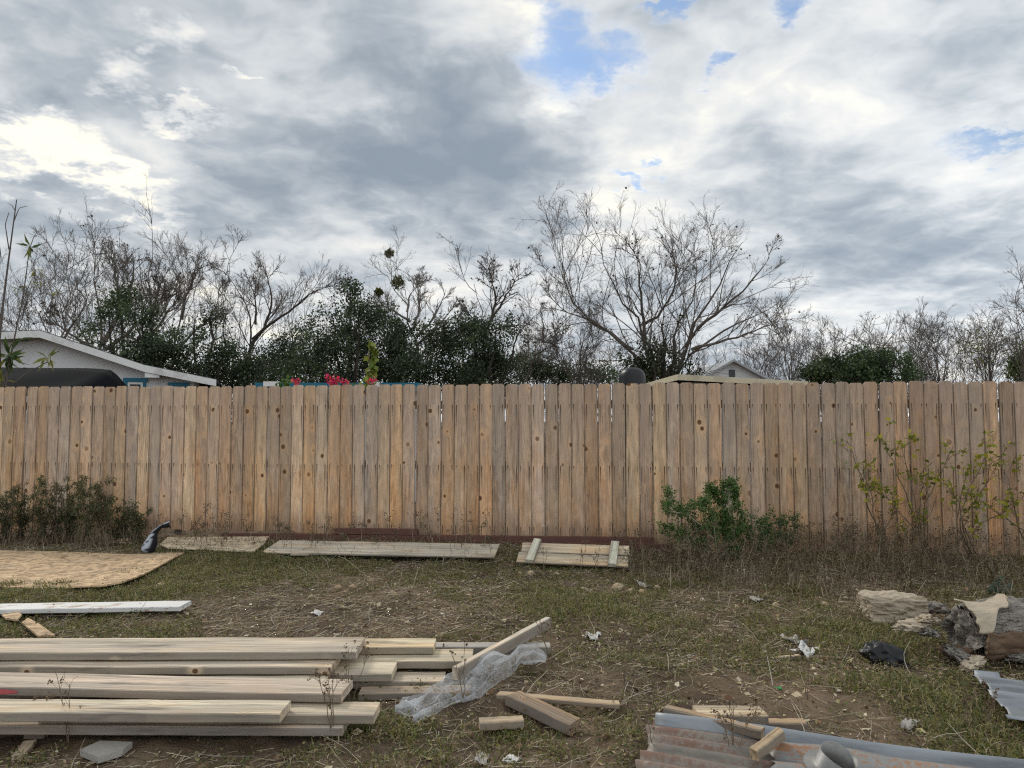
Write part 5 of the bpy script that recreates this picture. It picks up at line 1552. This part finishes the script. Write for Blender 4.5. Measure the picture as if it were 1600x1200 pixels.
def crumple(name, label, px, py, sx, sy, seed, mat_='paper', cat='litter', group='litter scattered on the ground', h=0.35):
    c = ongr(px, py, 0.0)
    rng = np.random.default_rng(seed)
    n = 9
    V = []
    for j in range(n):
        for i in range(n):
            u_, v_ = i / (n - 1) - .5, j / (n - 1) - .5
            e = 1 + 0.35 * (rng.uniform() - .5)
            z = abs(float(vnoise(np.array([[u_ * 4 + seed, v_ * 4, 0.3]]), seed)[0]) - 0.35) * h * sx + abs(rng.normal(0, 0.05)) * sx
            V.append((u_ * sx * e, v_ * sy * e, z))
    I = np.arange(n * n).reshape(n, n)
    o = link(name, mesh_np(name, V, np.stack([I[:-1, :-1], I[:-1, 1:], I[1:, 1:], I[1:, :-1]], -1).reshape(-1, 4), smooth=True), M[mat_])
    o.location = (c.x, c.y, g1(c.x, c.y) + 0.006)
    o.rotation_euler = (R(rng.uniform(-8, 22)), 0, rng.uniform(0, 3))
    md = o.modifiers.new('thick', 'SOLIDIFY'); md.thickness = 0.002
    return tag(o, label, cat, group)
crumple('paper_scrap', 'torn white paper scrap standing in weeds past the stick end', 926, 1002, 0.10, 0.09, 1, h=0.6)
crumple('paper_scrap', 'small white paper flake on bare soil past the largest wood scraps', 1080, 1028, 0.05, 0.04, 2)
crumple('paper_scrap', 'tiny white flake on the dark bare patch of soil', 1118, 1052, 0.03, 0.02, 3)
crumple('plastic_scrap', 'crumpled whitish plastic wrapper beside a broken stick', 1256, 1026, 0.16, 0.09, 4, h=0.5)
crumple('plastic_scrap', 'faded crumpled wrapper just behind the broken stick', 1240, 1008, 0.17, 0.08, 5, mat_='grey_stone', h=0.5)
crumple('cloth_scrap', 'dirty off-white rag on the soil before the torn galvanised sheet', 1418, 1137, 0.11, 0.05, 6, mat_='grey_stone', h=0.4)
crumple('plastic_scrap', 'pale blue grey wrapper among the yellow stones', 1004, 915, 0.14, 0.09, 7, mat_='grey_stone', h=0.4)
crumple('paper_scrap', 'white scrap on bare ground midway between lumber and fence', 496, 958, 0.09, 0.06, 8)
crumple('plastic_scrap', 'white plastic scrap in the weeds at the lower edge', 800, 1185, 0.06, 0.06, 9)
crumple('plastic_scrap', 'grey plastic scrap in the weeds at the lower edge', 752, 1181, 0.09, 0.05, 10, mat_='grey_stone')
crumple('paper_scrap', 'grey white scrap under the green shrub', 1180, 936, 0.12, 0.07, 11, mat_='grey_stone')
crumple('paper_scrap', 'white scrap lying against the soil by the small trash stick', 1195, 1024, 0.03, 0.03, 12)
stick('wood_stick', 'broken stick end beside the crumpled whitish wrapper', ongr(1204, 1030, 0.03), ongr(1250, 1026, 0.035), 0.03, 0.02, (0.5, 0.4, 0.28), 'oldwood', 61, 'stick')
o = crumple('green_plastic_cap', 'tiny bright green plastic cap on the soil', 1216, 1086, 0.028, 0.028, 14, mat_='green_plastic', h=0.7)  # a small green cap, drawn as a crumpled piece
o = crumple('wood_chip', 'small tan chip on the soil below the black bag', 1369, 1071, 0.06, 0.04, 15, mat_='stone')
ST = [(965, 919, 0.050, 'largest yellow limestone lump among the small stones'), (985, 921, 0.026, 'small yellow stone right beside the largest limestone lump'), (1004, 925, 0.03, 'low yellow stone in front of the blue grey wrapper'),
      (1027, 917, 0.032, 'brownish stone past the blue grey wrapper'), (870, 895, 0.03, 'small pinkish stone below the cleated panel'), (829, 897, 0.034, 'tan stone below the left cleat of the panel'),
      (812, 896, 0.024, 'smallest tan stone below the cleated panel'), (1290, 945, 0.03, 'reddish stone in the dry weeds before the wood chunk'), (1214, 945, 0.03, 'orange stone in the dry weeds before the green shrub'),
      (950, 905, 0.02, 'little yellow stone behind the largest limestone lump'), (248, 917, 0.04, 'grey tan stone in grass at the strand board corner'), (527, 920, 0.032, 'brown clod on the bare ground midway to the fence'), (550, 921, 0.03, 'flat tan stone on the bare ground midway to the fence')]
for i, (px, py, r_, lab) in enumerate(ST):
    c = ongr(px, py + 2, 0.0)
    o = link('stone', lump_me('stone', r_, r_ * 0.8, r_ * 0.75, 40 + i, 0.22, 1.6, 2), M['stone'], loc=(c.x, c.y + r_ * .6, g1(c.x, c.y) + r_ * 0.35))
    o.rotation_euler = (0, 0, i * 1.3)
    tag(o, lab, 'stone', 'loose stones on the ground')

# ------------------------------------------------------------------ plants of the yard
def shrub_leaves(size, per, cols, width=0.9, jitter=0.02, lv=-1, droop=0.0, tmpl=LEAF_Q, keep=1.0):
    def f(rng, b0, tips, dirs, lg, br):
        P_ = br[lv][0]
        N, k, _ = P_.shape
        t = rng.uniform(0, 1, (N, per)) * (k - 1)
        i = np.minimum(t.astype(int), k - 2)
        ff = (t - i)[..., None]
        ar = np.arange(N)[:, None]
        pos = P_[ar, i] * (1 - ff) + P_[ar, i + 1] * ff
        pos = pos.reshape(-1, 3)
        if keep < 1: pos = pos[rng.uniform(0, 1, len(pos)) < keep]
        pos = pos + rng.normal(0, jitter, pos.shape)
        return leaves(rng, pos - b0, size, cols=cols, width=width, droop=droop, tmpl=tmpl)
    return f
# green shrub
Y = 6.85
bp = ongr(1125, 880, 0.0)
base = (bp.x, Y, 0)
gp = lambda pts, d=0.0: [Vector((bp.x + random.Random(str(pts)).uniform(-.25, .25), Y + d * 0.3, 0))] + [atd(px, py, Y + d) for px, py in pts]
GR = [(0.085, 0.16, 0.045), (0.11, 0.195, 0.055), (0.06, 0.115, 0.036), (0.14, 0.22, 0.07)]
stems_and_leaves('green_shrub', 'bushy bright green shrub growing against the foot of the fence', 'shrub', base, [
    (gp([(1125, 850), (1075, 805), (1035, 795)], -.1), 0.010, 0.003), (gp([(1110, 850), (1065, 790), (1042, 778)], .05), 0.010, 0.003), (gp([(1120, 840), (1110, 800), (1085, 785)], -.05), 0.010, 0.003),
    (gp([(1130, 840), (1128, 790), (1108, 768)], .05), 0.010, 0.003), (gp([(1135, 840), (1138, 790), (1140, 745)], 0), 0.011, 0.003), (gp([(1140, 850), (1145, 800), (1150, 765)], .1), 0.010, 0.003),
    (gp([(1145, 850), (1160, 815), (1165, 798)], -.1), 0.009, 0.003), (gp([(1105, 860), (1060, 835), (1040, 828)], -.1), 0.008, 0.003), (gp([(1155, 860), (1175, 830), (1190, 810)], -.05), 0.009, 0.003)],
    [shrub_leaves(0.027, 14, GR, 0.75)], 'stem_pale', cfg=[dict(n=13, ratio=0.24, ang=42, trop=0.25, wig=0.2, k=5, sides=4, rr=0.5, t0=0.25, taper=0.4, rmin=0.0022, lmax=0.17),
                                     dict(n=5, ratio=0.6, ang=48, trop=0.1, wig=0.25, k=4, sides=3, rr=0.7, t0=0.1, taper=0.5, rmin=0.0013, lmax=0.12)], seed=91)
bp = ongr(1205, 885, 0.0)
base = (bp.x, 6.8, 0)
Y = 6.8
stems_and_leaves('green_shrub', 'darker feathery shrub crowding the bright green shrub', 'shrub', base, [
    (gp([(1185 + k * 9, 850), (1180 + k * 10, 812 + (k % 3) * 6)], 0.06 * (k - 3)), 0.006, 0.002) for k in range(7)],
    [shrub_leaves(0.026, 9, [(0.040, 0.09, 0.033), (0.055, 0.115, 0.04), (0.07, 0.13, 0.04)], 0.5)], 'stem_pale',
    cfg=[dict(n=12, ratio=0.30, ang=35, trop=0.3, wig=0.15, k=4, sides=3, rr=0.6, t0=0.15, taper=0.4, rmin=0.0016, lmax=0.16), dict(n=4, ratio=0.6, ang=35, trop=0.2, wig=0.2, k=3, sides=3, rr=0.7, t0=0.1, taper=0.5, rmin=0.0012, lmax=0.09)], seed=92)
# yellowing sapling bushes at the right
def sapling(label, px0, guides, seed, Y, dens=1.0, keep=0.5):
    bp = ongr(px0, 872, 0.0)
    base = (bp.x, Y, 0)
    rr = random.Random(seed)
    lb = [([Vector((bp.x + rr.uniform(-.08, .08), Y + rr.uniform(-.06, .06), 0))] + [atd(px, py, Y + rr.uniform(-.2, .1)) for px, py in g], 0.009, 0.0025) for g in guides]
    YL = [(0.34, 0.32, 0.045), (0.25, 0.27, 0.045), (0.42, 0.37, 0.055), (0.15, 0.18, 0.04)]
    stems_and_leaves('sapling_bush', label, 'shrub', base, lb, [shrub_leaves(0.055, 3, YL, 0.7, 0.012, keep=keep)], 'stem_dry',
        cfg=[dict(n=7 * dens, ratio=0.32, ang=42, trop=0.2, wig=0.2, k=5, sides=4, rr=0.5, t0=0.25, taper=0.4, rmin=0.0022, lmax=0.3),
             dict(n=4 * dens, ratio=0.55, ang=40, trop=0.12, wig=0.25, k=4, sides=3, rr=0.7, t0=0.1, taper=0.5, rmin=0.0014, lmax=0.16)], seed=seed, group='yellow leaved saplings by the fence')
Yr = fence_y(4.0) - 0.30
sapling('tall yellow leaved sapling bush fanning out against the fence', 1430, [[(1425, 800), (1400, 730), (1380, 690)], [(1432, 800), (1420, 740), (1410, 690)], [(1440, 800), (1462, 750), (1490, 700)], [(1436, 810), (1440, 760), (1445, 715)], [(1430, 830), (1385, 780), (1365, 760)]], 93, Yr, keep=0.62)
sapling('yellow leaved sapling bush nearest the fence end', 1500, [[(1500, 810), (1520, 750), (1545, 705)], [(1498, 820), (1530, 770), (1575, 700)], [(1495, 820), (1500, 770), (1510, 740)], [(1500, 840), (1550, 810), (1590, 790)], [(1505, 830), (1500, 790), (1475, 750)]], 94, Yr - 0.1, keep=0.62)
sapling('thin brown sapling with few yellow leaves in the dry weeds', 1372, [[(1365, 810), (1345, 740), (1325, 690)], [(1372, 820), (1360, 770), (1345, 730)], [(1375, 840), (1395, 800), (1400, 780)]], 95, Yr, 1.1, keep=0.25)
sapling('dark twiggy sapling at the very end of the fence', 1600, [[(1590, 820), (1580, 770), (1570, 740)], [(1605, 820), (1615, 760), (1610, 720)], [(1598, 830), (1560, 800), (1545, 790)]], 96, Yr - 0.1, keep=0.25)
# tall leafy weeds at the left
WG = 'tall leafy weeds along the left of the fence'
WL = [(0.085, 0.11, 0.05), (0.11, 0.13, 0.06), (0.06, 0.08, 0.04), (0.14, 0.13, 0.075), (0.12, 0.09, 0.06)]
rw = random.Random(17)
for i in range(11):
    px = -40 + i * 25.5
    Yw = fence_y(-4) - rw.uniform(0.25, 0.75)
    bp = atd(px, 850, Yw)
    base = (bp.x, Yw, 0)
    lb = []
    for k in range(11):
        dx = rw.uniform(-24, 24)
        tp = 738 + abs(dx) * 0.9 + rw.uniform(0, 55) + (14 if i < 2 else 0) + (30 if i > 8 else 0)
        lb.append(([Vector((bp.x + rw.uniform(-.14, .14), Yw + rw.uniform(-.14, .14), 0)), atd(px + dx * 0.5, 810, Yw), atd(px + dx, tp, Yw + rw.uniform(-.15, .1))], 0.005, 0.0016))
    stems_and_leaves('leafy_weed', 'tall straggly green weed in the thicket before the fence', 'plant', base, lb, [shrub_leaves(0.046, 5, WL, 1.0, 0.010, droop=0.9, tmpl=LONG)], 'stem_dry',
        cfg=[dict(n=9, ratio=0.16, ang=38, trop=0.2, wig=0.2, k=4, sides=3, rr=0.5, t0=0.10, taper=0.4, rmin=0.0014, lmax=0.15), dict(n=2.5, ratio=0.6, ang=40, trop=-0.1, wig=0.25, k=3, sides=3, rr=0.7, t0=0.1, taper=0.5, rmin=0.0011, lmax=0.08)], seed=200 + i, group=WG)
# single dry weeds standing in the yard
def dry_weed(label, px, py, h, seed, n=3, lean=0.1, heads=True, mat_='stem_dry', green=0):
    rng = np.random.default_rng(seed)
    c = ongr(px, py, 0.0)
    base = (c.x, c.y, g1(c.x, c.y) - 0.01)
    lb = []
    for k in range(n):
        d = rng.normal(0, lean, 2)
        lb.append(([Vector(base), Vector(base) + Vector((d[0] * h * 0.5, d[1] * h * 0.3, h * 0.5)), Vector(base) + Vector((d[0] * h * 1.2, d[1] * h * 0.6, h * rng.uniform(0.75, 1.0)))], 0.0022, 0.0010))
    def hd(rng, b0, tips, dirs, lg, br):
        return leaves(rng, np.repeat(tips, 3, 0) - b0 + rng.normal(0, 0.003, (len(tips) * 3, 3)), 0.008, cols=[(0.12, 0.085, 0.055), (0.17, 0.12, 0.075)] if not green else [(0.08, 0.11, 0.035), (0.09, 0.08, 0.04)], width=1.6)
    stems_and_leaves('dry_weed', label, 'plant', base, lb, [hd], mat_, 'litter' if not green else 'leaf',
        cfg=[dict(n=5, ratio=0.25, ang=38, trop=0.25, wig=0.15, k=4, sides=3, rr=0.6, t0=0.35, taper=0.5, rmin=0.0009, lmax=0.12), dict(n=2.2, ratio=0.5, ang=38, trop=0.15, wig=0.2, k=3, sides=3, rr=0.8, t0=0.3, taper=0.7, rmin=0.0007, lmax=0.05)],
        seed=seed, group='single dry weeds', leafname='seed_heads')
DW = [('dry weed sprouting over the square end of the nearest top board', 520, 1165, 0.34, 3), ('dry weed before the middle of the lumber stack', 108, 1165, 0.34, 2), ('bushy dry weed at the lumber board ends', 545, 1125, 0.32, 3),
      ('branching dry weed before the frame edge of the lumber stack', 75, 1150, 0.22, 4), ('dry weed standing in front of the clear plastic', 725, 1100, 0.30, 2), ('dry weed growing through the rusty corrugated sheet', 1146, 1205, 0.28, 4),
      ('thin dry weed at the corner of the rusty corrugated sheet', 1024, 1200, 0.30, 2), ('small dry weed over the torn galvanised sheet', 1545, 1140, 0.20, 4), ('dry weed at the edge of the torn galvanised sheet', 1512, 1145, 0.22, 3),
      ('tall dry weed past the raised stick end', 862, 1050, 0.34, 3), ('wispy dry weed on the bare soil before the trash', 1262, 1100, 0.30, 2), ('dry weed among the stems before the cleated panel', 905, 905, 0.36, 2),
      ('dry weed before the split wood of the cleated panel', 930, 900, 0.34, 2), ('dry weed leaning on the cleated panel', 850, 905, 0.30, 2), ('dry weed in the middle of the yard past the plastic', 975, 1075, 0.30, 3),
      ('leafy young weed growing beside the long pale board', 335, 830, 0.22, 3), ('dry weed standing beside the paper scrap', 905, 1000, 0.25, 3), ('dry weed in the open ground before the green shrub', 1110, 1040, 0.26, 2)]
for i, (lab, px, py, h, n) in enumerate(DW):
    dry_weed(lab, px, py, h, 300 + i, n, 0.16)
# prickly pear
a = ongr(1562, 935, 0.0)
ct = empty('prickly_pear', (a.x, a.y, 0), 'dark green prickly pear pads half hidden in dry grass', 'cactus')
for x, z, rx, rz_, an in ((0, 0.09, 0.055, 0.085, 0.1), (0.06, 0.06, 0.045, 0.065, 0.5), (-0.05, 0.05, 0.04, 0.055, -0.5)):
    o = link('pad', lump_me('pad', rx, 0.018, rz_, 3, 0.05, 1.0, 3), M['cactus'], ct)
    o.location = (x, 0.02 * x, z); o.rotation_euler = (0, an, 0.2)

# ------------------------------------------------------------------ ground cover
rg = np.random.default_rng(77)
def sample_yard(n, y0=2.35, y1=7.75):
    y = np.sqrt(rg.uniform(y0 ** 2, y1 ** 2, n))
    x = rg.uniform(-0.86, 0.86, n) * y
    ok = y < 7.6 - 0.118 * x - 0.05
    return x[ok], y[ok]
def zone(x, y, blobs):
    m_ = np.zeros_like(x)
    for px, py, rx, ry, amp in blobs:
        c = ongr(px, py, 0.0)
        e = ongr(px + rx, py, 0.0).x - c.x
        f = abs(ongr(px, py - ry, 0.0).y - ongr(px, py + ry, 0.0).y) / 2
        m_ += amp * np.exp(-(((x - c.x) / e) ** 2 + ((y - c.y) / f) ** 2))
    return m_
GREEN = [(150, 935, 230, 24, 1.2), (120, 985, 170, 14, 1.0), (330, 885, 120, 20, 0.8), (470, 885, 70, 12, 0.7), (560, 870, 70, 8, 1.0), (400, 868, 60, 8, .8), (850, 940, 120, 40, 0.7), (1000, 980, 160, 50, 0.55), (880, 880, 60, 12, .6),
         (1450, 1100, 70, 50, 0.9), (1250, 1000, 160, 45, 0.55), (1530, 1170, 90, 30, 0.6), (850, 1150, 120, 40, 0.6), (640, 1160, 80, 40, 0.5), (1000, 1060, 80, 40, .4), (1440, 1000, 60, 40, .5), (700, 890, 60, 14, .4), (480, 1160, 90, 30, 0.5)]
BARE = [(480, 950, 200, 28, 1.1), (1180, 1100, 160, 50, 0.9), (120, 1180, 200, 20, 0.7), (640, 970, 160, 20, 0.5), (1350, 1150, 90, 30, 0.8), (950, 1075, 60, 22, .5), (1060, 1055, 80, 30, .4)]
def density(x, y):
    return 0.22 + zone(x, y, GREEN) - zone(x, y, BARE) + 1.2 * (n2(x, y, 1.4, 21) - 0.5) + 1.1 * (n2(x, y, 4.3, 22) - 0.5) + 0.7 * (n2(x, y, 11.0, 23) - 0.5)
def under_things(x, y):     # flat things that keep plants off
    c = (x < -3.35) & (y > 5.75) & (y < 6.95)
    c |= (x < -0.75) & (y > 2.93) & (y < 3.68)
    c |= (x > 0.5) & (x < 2.4) & (y > 2.2) & (y < 2.95 - (x - 0.58) * 0.336) & (y > 2.35 - (x - .58) * .336)
    return c
def blades(x, y, h, wdt, cols, bend=0.5, k=1, spread=0.012):
    x = np.repeat(x, k) + rg.normal(0, spread, len(x) * k); y = np.repeat(y, k) + rg.normal(0, spread, len(y) * k)
    h = np.repeat(h, k) * rg.uniform(0.5, 1.25, len(x))
    N = len(x)
    z = gh(x, y) - 0.004
    an = rg.uniform(0, 2 * math.pi, N)
    d = np.stack([np.cos(an), np.sin(an), np.zeros(N)], 1)
    s_ = np.stack([-np.sin(an), np.cos(an), np.zeros(N)], 1)
    b_ = np.abs(rg.normal(bend, 0.35, N))[:, None]
    up = np.array([0, 0, 1.0])
    P0 = np.stack([x, y, z], 1)
    H = h[:, None]
    P1 = P0 + up * H * 0.55 + d * H * b_ * 0.25
    P2 = P0 + up * H * (1.0 - 0.35 * np.minimum(b_, 1.6)) + d * H * b_ * 0.85
    W_ = (wdt * rg.uniform(0.6, 1.4, N))[:, None]
    V = np.stack([P0 - s_ * W_, P0 + s_ * W_, P1 - s_ * W_ * 0.8, P1 + s_ * W_ * 0.8, P2 - s_ * W_ * 0.15, P2 + s_ * W_ * 0.15], 1).reshape(-1, 3)
    o_ = (np.arange(N) * 6)[:, None]
    Q = np.concatenate([o_ + np.array([[0, 1, 3, 2]]), o_ + np.array([[2, 3, 5, 4]])])
    cols = np.asarray(cols)
    c = cols[rg.integers(0, len(cols), N)] * rg.uniform(0.7, 1.3, (N, 1))
    return V, Q, np.repeat(c, 6, axis=0)
# green grass
x, y = sample_yard(38000)
d_ = density(x, y) + 0.04
ok = (rg.uniform(0, 1, len(x)) < np.clip(d_, 0.02, 1)) & ~under_things(x, y)
x, y, d_ = x[ok], y[ok], d_[ok]
V, Q, c = blades(x, y, 0.022 + 0.034 * np.clip(d_, 0, 1.2), 0.0021, [(0.145, 0.165, 0.055), (0.19, 0.205, 0.068), (0.10, 0.12, 0.045), (0.28, 0.24, 0.11), (0.38, 0.32, 0.19)], 0.8, 6, 0.02)
o = link('grass', mesh_np('grass', V, Q, col=c), M['leaf']); tag(o, 'short patchy green grass over the yard', 'grass', kind='stuff')
# low broad leaved ground weeds
x, y = sample_yard(52000)
d_ = 0.62 * density(x, y) + 0.16
ok = (rg.uniform(0, 1, len(x)) < np.clip(d_, 0.02, 0.9)) & ~under_things(x, y)
x, y = x[ok], y[ok]
k = 8
xx = np.repeat(x, k) + rg.normal(0, 0.025, len(x) * k); yy = np.repeat(y, k) + rg.normal(0, 0.025, len(x) * k)
pos = np.stack([xx, yy, gh(xx, yy) + np.abs(rg.normal(0, 0.018, len(xx))) + 0.003], 1)
dr = np.stack([rg.normal(0, 1, len(xx)), rg.normal(0, 1, len(xx)), np.abs(rg.normal(0.2, 0.4, len(xx)))], 1)
V, Q, c = leaves(rg, pos, 0.0145, dirs=dr, spread=0.2, cols=[(0.13, 0.145, 0.05), (0.175, 0.18, 0.066), (0.08, 0.092, 0.038), (0.25, 0.21, 0.105), (0.28, 0.21, 0.13), (0.13, 0.092, 0.058)], width=1.0)
o = link('ground_weeds', mesh_np('ground_weeds', V, Q, col=c), M['leaf']); tag(o, 'low creeping weeds over the yard', 'weeds', kind='stuff')
# dry grass: standing, near fence and on the right
DRY = [(1200, 900, 260, 40, 1.0), (1450, 900, 200, 40, 1.0), (735, 875, 60, 20, 0.7), (1580, 930, 70, 50, 1.0), (1040, 895, 70, 24, 0.7), (600, 868, 160, 12, 0.6), (1060, 1000, 120, 50, 0.35), (1480, 1010, 60, 40, .5), (500, 1140, 50, 24, 0.6), (330, 862, 130, 9, 1.1), (480, 866, 120, 8, .8), (100, 850, 160, 16, .5)]
x, y = sample_yard(2600)
d_ = 0.05 + zone(x, y, DRY) + 0.5 * (n2(x, y, 2.1, 31) - 0.5)
ok = (rg.uniform(0, 1, len(x)) < np.clip(d_, 0.015, 1)) & ~under_things(x, y)
x, y, d_ = x[ok], y[ok], d_[ok]
DC = [(0.20, 0.15, 0.105), (0.14, 0.105, 0.075), (0.38, 0.31, 0.22), (0.09, 0.068, 0.052)]
V, Q, c = blades(x, y, (0.05 + 0.15 * np.clip(d_, 0, 1)) * rg.uniform(0.4, 1.5, len(x)), 0.0017, DC, 1.0, 5, 0.04)
o = link('dry_grass', mesh_np('dry_grass', V, Q, col=c), M['straw']); tag(o, 'standing dry brown grass near the fence', 'grass', kind='stuff')
# branching dry forbs that read as one brown thicket
n = 400
x, y = sample_yard(5000)
d_ = zone(x, y, DRY)
ok = np.argsort(-(np.clip(d_, 0, 1) + rg.uniform(0, 0.9, len(x))))[:n]
x, y = x[ok], y[ok]
hh = rg.uniform(0.14, 0.42, n)
lean = rg.normal(0, 0.18, (n, 2))
z = gh(x, y)
limbs = [([(x[i], y[i], z[i]), (x[i] + lean[i, 0] * hh[i] * .5, y[i] + lean[i, 1] * hh[i] * .5, z[i] + hh[i] * 0.55), (x[i] + lean[i, 0] * hh[i] * 1.3, y[i] + lean[i, 1] * hh[i], z[i] + hh[i])], 0.0021, 0.001) for i in range(n)]
lg0, br0, tips, _ = grow(rg, limbs, [dict(n=6, ratio=0.32, ang=42, trop=0.18, wig=0.18, k=4, sides=3, rr=0.6, t0=0.2, taper=0.5, rmin=0.0009, lmax=0.13), dict(n=2.5, ratio=0.5, ang=40, trop=0.1, wig=0.2, k=3, sides=3, rr=0.8, t0=0.2, taper=0.7, rmin=0.0007, lmax=0.06)], kl=6)
lg0 = [(lg0[0][0], lg0[0][1], 4)]
V, Q = tubes(lg0 + br0)
pick = rg.choice([0, 1, 2, 3], len(V) // 4 + 1)
cv = np.asarray(DC)[np.minimum((n2(V[:, 0], V[:, 1], 9.0, 4) * 4).astype(int), 3)] * 0.85
V2, Q2, c2 = leaves(rg, np.repeat(tips, 3, 0) + rg.normal(0, 0.012, (len(tips) * 3, 3)), 0.012, cols=[(0.11, 0.075, 0.05), (0.16, 0.115, 0.075), (0.09, 0.10, 0.04), (0.07, 0.05, 0.035)], width=1.4)
V, Q, c = merge([(V, Q, cv), (V2, Q2, c2)])
o = link('dry_thicket', mesh_np('dry_thicket', V, Q, col=c), M['straw']); tag(o, 'thicket of brown dry weeds along the foot of the fence', 'weeds', kind='stuff')
# fallen straw and twigs
x, y = sample_yard(44000)
ok = ~under_things(x, y) & (rg.uniform(0, 1, len(x)) < 0.35 + 0.9 * n2(x, y, 1.8, 41))
x, y = x[ok], y[ok]
N = len(x)
an = rg.uniform(0, math.pi, N); ln = rg.uniform(0.012, 0.06, N) * np.where(rg.uniform(0, 1, N) < 0.06, 3.2, 1)
z = gh(x, y) + rg.uniform(0.003, 0.014, N)
e = np.stack([np.cos(an), np.sin(an), rg.normal(0, 0.12, N)], 1) * ln[:, None]
P0 = np.stack([x, y, z], 1)
mid_ = P0 + rg.normal(0, 0.08, (N, 3)) * ln[:, None] * (1, 1, 0.3)
Pn = np.stack([P0 - e, mid_, P0 + e], 1)
rad = rg.uniform(0.0008, 0.0020, N)[:, None] * np.ones((1, 3))
V, Q = tubes([(Pn, rad, 3)])
SC = np.array([(0.45, 0.37, 0.25), (0.31, 0.24, 0.16), (0.58, 0.50, 0.36), (0.20, 0.15, 0.10), (0.34, 0.30, 0.25)])
c = np.repeat(SC[rg.integers(0, 5, N)] * rg.uniform(0.7, 1.2, (N, 1)), 9, axis=0)
o = link('straw_litter', mesh_np('straw_litter', V, Q, col=c), M['straw']); tag(o, 'fallen straw and twigs scattered over the soil', 'litter', kind='stuff')
# long fallen stalks
x, y = sample_yard(900)
ok = ~under_things(x, y) & (rg.uniform(0, 1, len(x)) < 0.3 + n2(x, y, 1.1, 61) * 0.8)
x, y = x[ok], y[ok]
N = len(x)
an = rg.uniform(0, math.pi, N); ln = rg.uniform(0.10, 0.32, N)
tt = np.linspace(-0.5, 0.5, 6)[None, :]
bend = rg.normal(0, 0.35, N)[:, None]
lx = tt * ln[:, None]; ly = bend * ln[:, None] * (tt ** 2)
PX = x[:, None] + lx * np.cos(an)[:, None] - ly * np.sin(an)[:, None]; PY = y[:, None] + lx * np.sin(an)[:, None] + ly * np.cos(an)[:, None]
Pn = np.stack([PX, PY, gh(PX, PY) + 0.008 + (tt + 0.5) * np.abs(rg.normal(0.0, 0.05, N))[:, None]], -1)
V, Q = tubes([(Pn, rg.uniform(0.0010, 0.0028, N)[:, None] * np.linspace(1, 0.5, 6)[None, :], 4)])
c = np.repeat(np.array([(0.46, 0.39, 0.29), (0.34, 0.28, 0.2), (0.25, 0.19, 0.13), (0.40, 0.36, 0.31)])[rg.integers(0, 4, N)], 24, axis=0)
o = link('fallen_stalks', mesh_np('fallen_stalks', V, Q, col=c), M['straw']); tag(o, 'long dry stalks lying across the ground', 'litter', kind='stuff')
# leaf litter, bark and wood chips
x, y = sample_yard(40000)
ok = ~under_things(x, y) & (rg.uniform(0, 1, len(x)) < 0.25 + 1.0 * n2(x, y, 1.3, 51) + 0.5 * (y > 6.0) * (x > 2.0))
x, y = x[ok], y[ok]
N = len(x)
pos = np.stack([x, y, gh(x, y) + rg.uniform(0.003, 0.012, N)], 1)
dr = np.stack([rg.normal(0, 1, N), rg.normal(0, 1, N), rg.normal(0, 0.22, N)], 1)
tm = np.array([[-0.4, 0.12, 0.0], [0.1, 0.42, 0.12], [0.6, 0.02, -0.03], [0.1, -0.36, 0.10]])
V, Q, c = leaves(rg, pos, rg.choice([0.011, 0.017, 0.026, 0.042], N, p=[0.38, 0.34, 0.20, 0.08]), tmpl=tm, dirs=dr * 3, spread=0.25, width=0.8,
    cols=[(0.40, 0.31, 0.20), (0.27, 0.19, 0.115), (0.52, 0.43, 0.29), (0.17, 0.12, 0.075), (0.34, 0.24, 0.145), (0.58, 0.51, 0.38), (0.24, 0.14, 0.085), (0.38, 0.35, 0.17)])
o = link('leaf_litter', mesh_np('leaf_litter', V, Q, col=c), M['litter']); tag(o, 'dead leaves and wood chips strewn over the soil', 'litter', kind='stuff')
